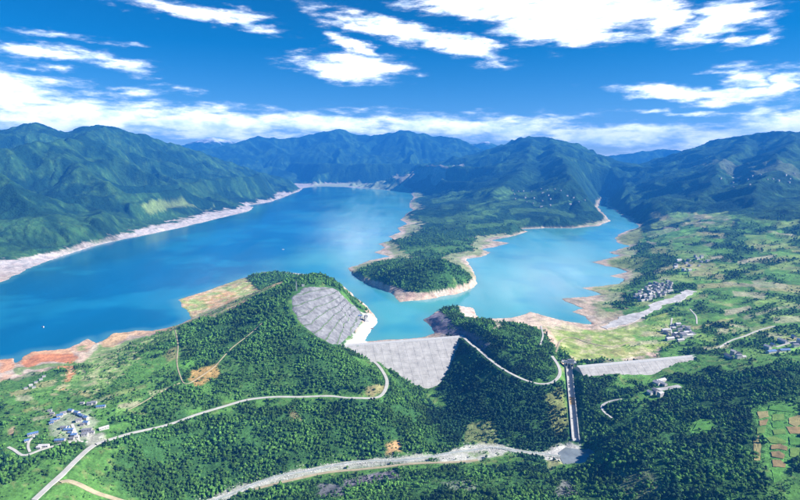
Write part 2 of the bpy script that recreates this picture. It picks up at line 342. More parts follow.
# ------------------------------------------------------------------ sampling grid
NTH, NR = 900, 930
TH = np.linspace(R(-62), R(62), NTH); RR = np.exp(np.linspace(math.log(420), math.log(14900), NR))
GX = RR[:, None] * np.sin(TH)[None, :]; GY = RR[:, None] * np.cos(TH)[None, :]
SD = lake_sd(GX, GY)
GZ = height0(GX, GY, SD)
def erode(i0, iters, kdt):
    """running water cuts gullies and valleys into the mountains: flow routing and stream-power incision on the grid"""
    H = GZ[i0:].copy(); n, m = H.shape; dr = np.gradient(RR)[i0:, None]; dt = RR[i0:, None] * (TH[1] - TH[0])
    fixed = (SD[i0:] <= 0); fixed[0] = True; base = np.arange(n * m).reshape(n, m); area = (dr * dt * np.ones((n, m))).ravel()
    H += fbm(GX[i0:], GY[i0:], 60, 2, .5, 77) * 3
    for it in range(iters):
        best = np.zeros((n, m)); rec = base.copy(); dist = np.ones((n, m)); Pd = np.pad(H, 1, constant_values=1e9); Bp = np.pad(base, 1)
        for di in (-1, 0, 1):
            for dj in (-1, 0, 1):
                if di == 0 and dj == 0: continue
                d = np.sqrt((di * dr) ** 2 + (dj * dt) ** 2) * np.ones((n, m)); s = (H - Pd[1 + di:1 + di + n, 1 + dj:1 + dj + m]) / d
                g = s > best; best = np.where(g, s, best); rec = np.where(g, Bp[1 + di:1 + di + n, 1 + dj:1 + dj + m], rec); dist = np.where(g, d, dist)
        rec = np.where(fixed, base, rec).ravel(); order = np.argsort(H.ravel(), kind='stable'); ol = order.tolist(); rl_ = rec.tolist(); A = area.tolist()
        for q in reversed(ol):
            w = rl_[q]
            if w != q: A[w] += A[q]
        Fk = np.where(rec == base.ravel(), 0, kdt * np.array(A) ** .45 / dist.ravel()); fl = Fk.tolist(); hl = H.ravel().tolist()
        for q in ol:
            f = fl[q]
            if f: hl[q] = (hl[q] + f * hl[rl_[q]]) / (1 + f)
        H2 = np.array(hl).reshape(n, m); H3 = H2.copy()
        H3[1:-1, 1:-1] = .86 * H2[1:-1, 1:-1] + .035 * (H2[:-2, 1:-1] + H2[2:, 1:-1] + H2[1:-1, :-2] + H2[1:-1, 2:])
        H = np.where(fixed, H, H3)
    k = sstep(2300, 3300, RR[i0:])[:, None]
    GZ[i0:] = np.where(fixed, GZ[i0:], np.maximum(GZ[i0:] * (1 - k) + H * k, np.minimum(GZ[i0:], .5)))
erode(int(np.searchsorted(RR, 2300)), 6, .085)
def samp(A, X, Y):
    i = (np.log(np.hypot(X, Y)) - math.log(420)) / (math.log(14900) - math.log(420)) * (NR - 1)
    j = (np.arctan2(X, Y) - TH[0]) / (TH[-1] - TH[0]) * (NTH - 1)
    i = np.clip(i, 0, NR - 1.001); j = np.clip(j, 0, NTH - 1.001); i0 = i.astype(int); j0 = j.astype(int); a = i - i0; b = j - j0
    return A[i0, j0] * (1 - a) * (1 - b) + A[i0 + 1, j0] * a * (1 - b) + A[i0, j0 + 1] * (1 - a) * b + A[i0 + 1, j0 + 1] * a * b
def gz(x, y): return samp(GZ, np.asarray(x, float), np.asarray(y, float))
def hitg(pts): return hit(pts, fn=gz)
def window(P, pad):
    """index of grid points near a set of world points"""
    P = np.asarray(P); x0, y0 = P[:, :2].min(0) - pad; x1, y1 = P[:, :2].max(0) + pad
    return np.nonzero((GX > x0) & (GX < x1) & (GY > y0) & (GY < y1))
def spline(P, step):
    P = np.asarray(P, float); Q = np.vstack([2 * P[0] - P[1], P, 2 * P[-1] - P[-2]]); out = []
    for i in range(1, len(Q) - 2):
        p0, p1, p2, p3 = Q[i - 1:i + 3]; n = max(2, int(np.linalg.norm(p2 - p1) / step))
        for t in np.arange(n) / n:
            out.append(.5 * (2 * p1 + (p2 - p0) * t + (2 * p0 - 5 * p1 + 4 * p2 - p3) * t * t + (3 * p1 - p0 - 3 * p2 + p3) * t ** 3))
    out.append(P[-1]); return np.array(out)
NOTREE = np.zeros(GX.shape)      # 1 where trees are kept away

# ------------------------------------------------------------------ materials
M = {}
def mat(name, col, rough=.85, var=.25, scale=.2, bump=0.0, bscale=None, spec=.2, col2=None, detail=4):
    m = bpy.data.materials.new(name); m.use_nodes = True; t = m.node_tree; b = t.nodes['Principled BSDF']
    b.inputs['Roughness'].default_value = rough; b.inputs['Specular IOR Level'].default_value = spec
    g = t.nodes.new('ShaderNodeNewGeometry'); n = t.nodes.new('ShaderNodeTexNoise'); n.inputs['Scale'].default_value = scale; n.inputs['Detail'].default_value = detail; n.inputs['Roughness'].default_value = .62
    t.links.new(g.outputs['Position'], n.inputs['Vector'])
    mr = t.nodes.new('ShaderNodeMapRange'); mr.inputs['From Min'].default_value = .3; mr.inputs['From Max'].default_value = .7; t.links.new(n.outputs['Fac'], mr.inputs['Value'])
    mx = t.nodes.new('ShaderNodeMix'); mx.data_type = 'RGBA'; t.links.new(mr.outputs[0], mx.inputs['Factor'])
    c2 = col2 or tuple(c * (1 - var) for c in col); c1 = col if col2 else tuple(min(1, c * (1 + var * .6)) for c in col)
    mx.inputs['A'].default_value = (*c2, 1); mx.inputs['B'].default_value = (*c1, 1)
    t.links.new(mx.outputs['Result'], b.inputs['Base Color'])
    if bump:
        n2 = t.nodes.new('ShaderNodeTexNoise'); n2.inputs['Scale'].default_value = bscale or scale * 2; n2.inputs['Detail'].default_value = 4; t.links.new(g.outputs['Position'], n2.inputs['Vector'])
        bp = t.nodes.new('ShaderNodeBump'); bp.inputs['Distance'].default_value = bump; bp.inputs['Strength'].default_value = 1; t.links.new(n2.outputs['Fac'], bp.inputs['Height']); t.links.new(bp.outputs[0], b.inputs['Normal'])
    M[name] = m; return m
mat('concrete', (.47, .46, .44), .85, .18, .15)
mat('concrete_dark', (.30, .29, .32), .9, .3, .2)
mat('dam_stone', (.40, .385, .37), .95, .26, .07, .6, .6)
mat('rock_cut', (.225, .225, .235), .95, .5, .06, 1.2, .35)
mat('road', (.48, .46, .42), .9, .15, .1)
mat('track', (.40, .34, .22), .95, .3, .08)
mat('gravel', (.50, .48, .46), .95, .4, .06, .5, .4)
mat('riverbed', (.56, .54, .52), .95, .45, .09, .8, .3, col2=(.26, .29, .20))
mat('asphalt', (.11, .11, .12), .9, .2, .2)
mat('dark_metal', (.05, .05, .06), .6, .2, .5)
mat('white_paint', (.62, .62, .62), .6, .1, .5)
mat('wall_white', (.52, .50, .47), .8, .12, .3)
mat('wall_grey', (.42, .40, .38), .85, .2, .3)
mat('roof_blue', (.10, .18, .36), .5, .3, .2)
mat('roof_grey', (.20, .20, .23), .8, .35, .15)
mat('roof_pale', (.52, .50, .50), .7, .2, .2)
mat('roof_red', (.40, .12, .08), .8, .25, .2)
mat('bark', (.10, .07, .05), .95, .3, 2)
mat('grass_berm', (.11, .17, .07), .95, .4, .2)
mat('field_brown', (.29, .21, .09), .95, .25, .12, .4, .5)
mat('field_ochre', (.32, .28, .11), .95, .25, .12, .4, .5)
mat('field_green', (.09, .25, .04), .95, .3, .12, .4, .5)
mat('field_lime', (.16, .27, .055), .95, .25, .12, .4, .5)
mat('window_dark', (.03, .035, .04), .3, .1, 1)

# leaves: colour differs from tree to tree
def leaf_mat(name, a, b):
    m = bpy.data.materials.new(name); m.use_nodes = True; t = m.node_tree; p = t.nodes['Principled BSDF']
    p.inputs['Roughness'].default_value = .7; p.inputs['Specular IOR Level'].default_value = .15
    oi = t.nodes.new('ShaderNodeObjectInfo'); mx = t.nodes.new('ShaderNodeMix'); mx.data_type = 'RGBA'
    t.links.new(oi.outputs['Random'], mx.inputs['Factor']); mx.inputs['A'].default_value = (*a, 1); mx.inputs['B'].default_value = (*b, 1)
    g = t.nodes.new('ShaderNodeNewGeometry'); n = t.nodes.new('ShaderNodeTexNoise'); n.inputs['Scale'].default_value = .016; n.inputs['Detail'].default_value = 5
    t.links.new(g.outputs['Position'], n.inputs['Vector'])
    mr = t.nodes.new('ShaderNodeMapRange'); mr.inputs['From Min'].default_value = .35; mr.inputs['From Max'].default_value = .65; mr.inputs['To Min'].default_value = .5; mr.inputs['To Max'].default_value = 1.6
    t.links.new(n.outputs['Fac'], mr.inputs['Value'])
    vm = t.nodes.new('ShaderNodeVectorMath'); vm.operation = 'SCALE'; t.links.new(mx.outputs['Result'], vm.inputs[0]); t.links.new(mr.outputs[0], vm.inputs['Scale'])
    t.links.new(vm.outputs[0], p.inputs['Base Color']); M[name] = m; return m
leaf_mat('leaf', (.052, .150, .030), (.110, .240, .045))
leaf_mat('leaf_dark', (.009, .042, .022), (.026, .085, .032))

# terrain: land cover colour per vertex (soil, grass, woodland), fine grain and canopy relief from noise
tm = bpy.data.materials.new('land'); tm.use_nodes = True; t = tm.node_tree; b = t.nodes['Principled BSDF']
b.inputs['Roughness'].default_value = .95; b.inputs['Specular IOR Level'].default_value = .1
ca = t.nodes.new('ShaderNodeVertexColor'); ca.layer_name = 'cover'
fa = t.nodes.new('ShaderNodeAttribute'); fa.attribute_name = 'wood'
g = t.nodes.new('ShaderNodeNewGeometry')
def tn(scale, det, rough=.6):
    n = t.nodes.new('ShaderNodeTexNoise'); n.inputs['Scale'].default_value = scale; n.inputs['Detail'].default_value = det; n.inputs['Roughness'].default_value = rough
    t.links.new(g.outputs['Position'], n.inputs['Vector']); return n
n1 = tn(.035, 6, .7); n2 = tn(.0035, 4)
m1 = t.nodes.new('ShaderNodeMapRange'); m1.inputs['From Min'].default_value = .3; m1.inputs['From Max'].default_value = .7; m1.inputs['To Min'].default_value = .62; m1.inputs['To Max'].default_value = 1.4; t.links.new(n1.outputs['Fac'], m1.inputs['Value'])
m2 = t.nodes.new('ShaderNodeMapRange'); m2.inputs['From Min'].default_value = .3; m2.inputs['From Max'].default_value = .7; m2.inputs['To Min'].default_value = .8; m2.inputs['To Max'].default_value = 1.2; t.links.new(n2.outputs['Fac'], m2.inputs['Value'])
mm = t.nodes.new('ShaderNodeMath'); mm.operation = 'MULTIPLY'; t.links.new(m1.outputs[0], mm.inputs[0]); t.links.new(m2.outputs[0], mm.inputs[1])
vs = t.nodes.new('ShaderNodeVectorMath'); vs.operation = 'SCALE'; t.links.new(ca.outputs['Color'], vs.inputs[0]); t.links.new(mm.outputs[0], vs.inputs['Scale'])
n3 = tn(.22, 4, .75); m3 = t.nodes.new('ShaderNodeMapRange'); m3.inputs['From Min'].default_value = .32; m3.inputs['From Max'].default_value = .68; m3.inputs['To Min'].default_value = .6; m3.inputs['To Max'].default_value = 1.38; t.links.new(n3.outputs['Fac'], m3.inputs['Value'])
vs3 = t.nodes.new('ShaderNodeVectorMath'); vs3.operation = 'SCALE'; t.links.new(vs.outputs[0], vs3.inputs[0]); t.links.new(m3.outputs[0], vs3.inputs['Scale'])
t.links.new(vs3.outputs[0], b.inputs['Base Color'])
nb = tn(.05, 5, .65); bp = t.nodes.new('ShaderNodeBump'); bp.inputs['Strength'].default_value = 1
bd = t.nodes.new('ShaderNodeMath'); bd.operation = 'MULTIPLY_ADD'; t.links.new(fa.outputs['Fac'], bd.inputs[0]); bd.inputs[1].default_value = 20; bd.inputs[2].default_value = 2.5
t.links.new(bd.outputs[0], bp.inputs['Distance']); t.links.new(nb.outputs['Fac'], bp.inputs['Height']); t.links.new(bp.outputs[0], b.inputs['Normal'])
M['land'] = tm

# water: turbid turquoise body with a rippled surface
wm = bpy.data.materials.new('water'); wm.use_nodes = True; t = wm.node_tree; b = t.nodes['Principled BSDF']
b.inputs['Roughness'].default_value = .12; b.inputs['IOR'].default_value = 1.33
g = t.nodes.new('ShaderNodeNewGeometry')
ca = t.nodes.new('ShaderNodeVertexColor'); ca.layer_name = 'turbidity'
mp = t.nodes.new('ShaderNodeMapping'); mp.inputs['Scale'].default_value = (1, .35, 1); mp.inputs['Rotation'].default_value = (0, 0, .5); t.links.new(g.outputs['Position'], mp.inputs[0])
n = t.nodes.new('ShaderNodeTexNoise'); n.inputs['Scale'].default_value = .004; n.inputs['Detail'].default_value = 3; t.links.new(mp.outputs[0], n.inputs['Vector'])
mr = t.nodes.new('ShaderNodeMapRange'); mr.inputs['From Min'].default_value = .3; mr.inputs['From Max'].default_value = .7; mr.inputs['To Min'].default_value = .85; mr.inputs['To Max'].default_value = 1.18; t.links.new(n.outputs['Fac'], mr.inputs['Value'])
vs = t.nodes.new('ShaderNodeVectorMath'); vs.operation = 'SCALE'; t.links.new(ca.outputs['Color'], vs.inputs[0]); t.links.new(mr.outputs[0], vs.inputs['Scale']); t.links.new(vs.outputs[0], b.inputs['Base Color'])
mps = t.nodes.new('ShaderNodeMapping'); mps.inputs['Scale'].default_value = (1, .12, 1); mps.inputs['Rotation'].default_value = (0, 0, 1.0); t.links.new(g.outputs['Position'], mps.inputs[0])
ns = t.nodes.new('ShaderNodeTexNoise'); ns.inputs['Scale'].default_value = .012; ns.inputs['Detail'].default_value = 6; t.links.new(mps.outputs[0], ns.inputs['Vector'])
mrs = t.nodes.new('ShaderNodeMapRange'); mrs.inputs['From Min'].default_value = .35; mrs.inputs['From Max'].default_value = .65; mrs.inputs['To Min'].default_value = .07; mrs.inputs['To Max'].default_value = .15; t.links.new(ns.outputs['Fac'], mrs.inputs['Value']); t.links.new(mrs.outputs[0], b.inputs['Roughness'])
n = t.nodes.new('ShaderNodeTexNoise'); n.inputs['Scale'].default_value = .25; n.inputs['Detail'].default_value = 3; t.links.new(mp.outputs[0], n.inputs['Vector'])
bp = t.nodes.new('ShaderNodeBump'); bp.inputs['Strength'].default_value = .5; bp.inputs['Distance'].default_value = .5; t.links.new(n.outputs['Fac'], bp.inputs['Height']); t.links.new(bp.outputs[0], b.inputs['Normal'])
M['water'] = wm

# ------------------------------------------------------------------ roads, tracks and river beds (their beds are cut into the land first)
RIBBONS = []
def ribbon(name, px, width, material, label, cat, shoulder=9, smooth=9, lift=.35, taper=None, ends=None):
    P = hitg(px)
    if ends:
        for k, p in ends.items(): P[k] = p
    Q = spline(P, 6.0); z = gz(Q[:, 0], Q[:, 1])
    if ends:
        for k, p in ends.items(): z[k if k == 0 else -1] = p[2]
    for _ in range(smooth):
        zz = z.copy(); zz[1:-1] = .25 * z[:-2] + .5 * z[1:-1] + .25 * z[2:]; z = zz
    Q[:, 2] = z
    idx = window(Q, width + shoulder + 5); d, zr = line_sd(Q, GX[idx], GY[idx])
    cell = np.hypot(GX[idx], GY[idx]) * .0045
    k = 1 - sstep(width / 2 + cell, width / 2 + cell + shoulder, d)
    GZ[idx] = GZ[idx] * (1 - k) + (zr - .5) * k
    NOTREE[idx] = np.maximum(NOTREE[idx], (d < width / 2 + 3.5).astype(float))
    RIBBONS.append((name, Q, width, material, label, cat, lift, taper))
ribbon('road', [(350,346),(358,350),(372,360),(382,370),(387,381),(384,392),(374,398),(350,398),(330,396),(300,397),(270,397),(246,400),(225,406),(205,412),(180,421),(150,429),(128,434),(108,440),(96,444)], 7.5, 'road', 'pale concrete road curving round the left hillside from the dam to the village', 'road', ends={0: tuple(DAM_A * .86 + DAM_B * .14)})
ribbon('road', [(461,337.5),(472,345),(482,353),(492,361),(503,369),(514,375),(528,381),(540,384),(550,383),(557,379),(560,372),(558,365),(552,356)], 7.0, 'road', 'pale road looping from the dam down to the spillway gate', 'road', ends={0: tuple(DAM_A * .02 + DAM_B * .98)})
ribbon('road', [(34,500),(50,485),(62,474),(74,462),(86,451),(94,445)], 10, 'road', 'wide pale road running down from the village to the bottom edge', 'road')
ribbon('road', [(60,482),(68,480),(80,485),(95,492),(112,498),(128,503)], 9, 'track', 'beige dirt track branching off the wide village road', 'road')
ribbon('lane', [(8,447),(14,450),(22,455),(30,454),(40,450),(60,444),(74,441),(88,442)], 5, 'road', 'narrow white lane leaving the village to the left', 'lane')
ribbon('lane', [(72,424),(76,434),(79,441)], 5, 'road', 'short white lane between the blue roofed village houses', 'lane')
ribbon('lane', [(30,452),(28,446),(30,440),(36,435)], 4, 'road', 'short white lane up to the lone blue roofed house', 'lane')
ribbon('track', [(175,330),(178,345),(177,362),(180,375),(186,384),(200,377),(215,366),(232,348),(245,338),(262,323)], 2.4, 'track', 'thin dirt track climbing through the left hill woods', 'track', shoulder=4)
ribbon('track', [(128,410),(150,398),(168,388),(180,383)], 2.2, 'track', 'thin dirt track across the left hill meadow', 'track', shoulder=4)
ribbon('track', [(541,326),(543,335),(540,346)], 4, 'road', 'short pale track over the wooded knoll by the right abutment', 'track', shoulder=4)
ribbon('track', [(612,418),(604,412),(602,406),(610,401),(622,399)], 5, 'gravel', 'grey track bending down the slope right of the spillway', 'track')
ribbon('track', [(655,390),(668,388),(680,386)], 14, 'gravel', 'pale gravel yard below the saddle dam', 'yard')
ribbon('lane', [(718,348),(730,341),(745,336),(760,330),(775,326)], 5, 'road', 'pale lane crossing the green plain on the right', 'lane')
ribbon('lane', [(776,347),(786,344),(800,341)], 6, 'road', 'pale lane beside the far right hamlet', 'lane')
ribbon('lane', [(672,318),(671,328),(673,340)], 4, 'road', 'short pale lane through the hamlet above the saddle dam', 'lane')
ribbon('lane', [(690,309),(696,316),(697,324)], 4, 'road', 'short crooked lane among trees on the plain', 'lane')
ribbon('lane', [(556,352),(562,340),(574,338),(590,343),(612,347),(634,341)], 4, 'track', 'faint track across the drawdown meadow by the bay', 'track', shoulder=4)
ribbon('riverbed', [(604,328),(618,323),(636,316),(650,310),(664,303),(680,297),(694,291)], 34, 'gravel', 'broad grey gravel stream bed entering the bay on the right', 'riverbed', shoulder=16, lift=.5)
ribbon('riverbed', [(190,507),(230,494),(265,481),(300,472),(330,466),(360,462.5),(395,460),(425,457.5),(450,454),(475,450),(492,447),(508,449),(525,452),(545,455),(560,457)], 10, 'riverbed', 'pale stony river bed winding below the dam', 'riverbed', shoulder=12, lift=.4)
ribbon('track', [(255,489),(290,480),(330,472),(372,468),(420,463),(455,462),(478,460)], 6, 'track', 'beige farm track along the near river bank', 'track', shoulder=4)

# flat pads: dam abutment platform, plunge pool
def pad(px, z, soft=8, keep=True):
    P = at(*np.array(px, float).T, z); idx = window(P, soft + 6); d = poly_sd(P, GX[idx], GY[idx])
    k = 1 - sstep(0, soft, d); GZ[idx] = GZ[idx] * (1 - k) + z * k
    if keep: NOTREE[idx] = np.maximum(NOTREE[idx], (d < 3).astype(float))
    return P
POOL = pad([(558,453),(567,447),(577,446.5),(589,449),(599,456),(590,459),(581,467),(571,464),(564,465)], -53.0, 12)

# spillway chute: a straight trench from the gates down to the pool
SP_T, SP_B = at(569, 368.5, 14.0), at(575.5, 439, -44.0)
_e = (SP_B - SP_T); SP_L = np.linalg.norm(_e[:2]); SP_X = _e[:2] / SP_L; SP_N = np.array([SP_X[1], -SP_X[0]])
idx = window(np.stack([SP_T, SP_B]), 60); sx = (GX[idx] - SP_T[0]) * SP_X[0] + (GY[idx] - SP_T[1]) * SP_X[1]; sy = (GX[idx] - SP_T[0]) * SP_N[0] + (GY[idx] - SP_T[1]) * SP_N[1]
zf = SP_T[2] + (SP_B[2] - SP_T[2]) * np.clip(sx / SP_L, 0, 1)
inn = (sx > -14) & (sx < SP_L + 10); ky = 1 - sstep(9, 26, np.abs(sy)); kx = sstep(-40, -14, sx) * (1 - sstep(SP_L, SP_L + 25, sx))
GZ[idx] = GZ[idx] * (1 - ky * kx) + (zf + 2.2) * ky * kx
GZ[idx] = np.where(inn & (np.abs(sy) < 8.2), np.minimum(GZ[idx], zf - 1.2), GZ[idx])
NOTREE[idx] = np.maximum(NOTREE[idx], (inn & (np.abs(sy) < 12)).astype(float))

# ------------------------------------------------------------------ land cover
cov = np.zeros(GX.shape + (3,)); r_ = np.hypot(GX, GY)
nA = fbm(GX, GY, 160, 5, .55, 21); nB = fbm(GX, GY, 45, 4, .55, 22); nC_ = fbm(GX, GY, 18, 3, .6, 23); nD = fbm(GX, GY, 600, 4, .5, 24)
def setc(mask, col):
    mk = np.clip(mask, 0, 1)[..., None]; cov[:] = cov * (1 - mk) + np.array(col) * mk
WOODC = (.036, .105, .030); GRASS = (.085, .205, .042); LIME = (.17, .24, .06); BEIGE = (.50, .39, .27); PALE = (.50, .45, .42); RED = (.58, .21, .08); PINK = (.50, .33, .26)
cov[:] = GRASS
wood = sstep(-.28, .12, nA * .8 + nB * .45)              # patchy woodland
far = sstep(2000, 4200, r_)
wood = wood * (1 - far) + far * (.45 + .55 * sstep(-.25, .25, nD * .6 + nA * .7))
def gpoly(px, soft=10, warp=8, pts=None):
    P = hitg(px) if pts is None else pts
    m = np.zeros(GX.shape); idx = window(P, soft + warp * 2 + 10); d = poly_sd(P, GX[idx], GY[idx]) + nB[idx] * warp + nC_[idx] * warp * .5
    m[idx] = 1 - sstep(-soft / 2, soft / 2, d); return m
# woods that cover a whole slope
for px, val in (
  ([(440,350),(455,345),(490,366),(530,386),(556,388),(548,405),(555,440),(520,446),(500,432),(470,432),(452,405),(440,392)], 1.0),
  ([(465,336),(490,318),(535,322),(558,352),(556,378),(530,380),(500,364)], .85),
  ([(352,268),(378,258),(430,252),(466,258),(470,280),(440,292),(404,296),(380,284)], 1.0),
  ([(385,400),(430,420),(475,440),(440,450),(380,452),(330,456),(270,468),(190,486),(130,498),(110,470),(130,440),(200,418),(300,400)], .95),
  ([(395,360),(425,385),(430,400),(470,436),(440,436),(396,398),(392,372)], .9),
  ([(600,368),(618,374),(600,395),(606,430),(585,440),(582,372)], .95),
  ([(600,440),(690,400),(752,395),(756,500),(700,500),(600,500),(590,470)], .95),
  ([(700,380),(800,365),(800,402),(750,400),(700,398)], 1.0),
  ([(300,480),(420,470),(520,462),(590,468),(620,500),(300,500)], .7),
  ([(178,332),(230,308),(280,284),(318,274),(345,288),(320,285),(288,300),(300,340),(345,356),(375,375),(372,392),(300,392),(240,396),(190,372)], .8),
  ([(236,278),(262,273),(288,275),(285,283),(250,286)], 1.0),
  ([(560,236),(600,300),(640,285),(690,262),(800,250),(800,200),(640,200)], .58),
  ([(392,212),(440,190),(600,196),(604,222),(470,240),(400,250)], .75)):
    k = gpoly(px, 16, 10); wood = wood * (1 - k) + np.maximum(wood, val) * k
for px, val in (([(0,380),(60,372),(110,378),(180,350),(176,375),(120,415),(20,455),(0,455)], .22), ([(190,372),(236,352),(300,360),(300,390),(235,396),(140,424),(120,415)], .45),
  ([(655,300),(800,270),(800,360),(700,352),(655,345)], .42), ([(40,500),(60,470),(110,445),(130,480),(120,500)], .55), ([(285,480),(330,468),(430,463),(470,458),(480,463),(400,470),(300,484)], .1)):
    k = gpoly(px, 20, 10); wood = wood * (1 - k) + np.minimum(wood, val * (.5 + wood)) * k
setc(wood * .92, WOODC)
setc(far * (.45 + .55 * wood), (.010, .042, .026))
setc(sstep(.15, .5, nB + nA * .4) * (1 - wood) * .6, (.115, .235, .055))
setc(sstep(.35, .6, nC_ + nB * .5) * (1 - wood) * .5 * (1 - far), (.20, .20, .08))
# high mountain meadows
setc(far * sstep(.2, .55, nA + nD * .6) * (1 - wood) * .5, (.12, .19, .06))
# bare drawdown belt round the reservoir
upst = poly_sd(DOWN, GX, GY)
rightb = sstep(250, 420, GX - (GY - 1700) * .06) * sstep(1500, 1800, GY)
penb = sstep(2130, 2300, GY) * sstep(-350, -250, GX)
bz = 18 - 9 * rightb - 7 * penb * (1 - rightb) + nB * 4 + nA * 4
bare = sstep(2.5, -1.5, GZ - bz) * sstep(0, 30, upst) * (SD < 900) * (r_ < 12000)
gy_, gx_ = np.gradient(GZ); slope = np.hypot(gy_ / np.gradient(RR)[:, None], gx_ / (RR[:, None] * (TH[1] - TH[0])))
bare *= 1 - far * sstep(.28, .55, slope)
tone = sstep(-.2, .3, nA + nC_ * .5)
setc(bare, (.45, .35, .26)); setc(bare * tone * .8, (.54, .45, .37)); setc(bare * sstep(.2, .5, nB) * .7, PINK)
leftbank = sstep(0, 1, (-GX - 300) / 200) * sstep(2100, 2500, GY)
setc(bare * leftbank * .8, (.44, .42, .42)); setc(bare * leftbank * sstep(.0, .4, nC_ + nB) * .8, (.55, .46, .42))
setc(bare * np.maximum(rightb, penb) * .75 * sstep(2.5, 6.5, GZ + nB * 3), (.15, .24, .07)); setc(bare * rightb * sstep(-.1, .3, nA) * (1 - sstep(3, 7, GZ)) * .7, (.28, .24, .18))
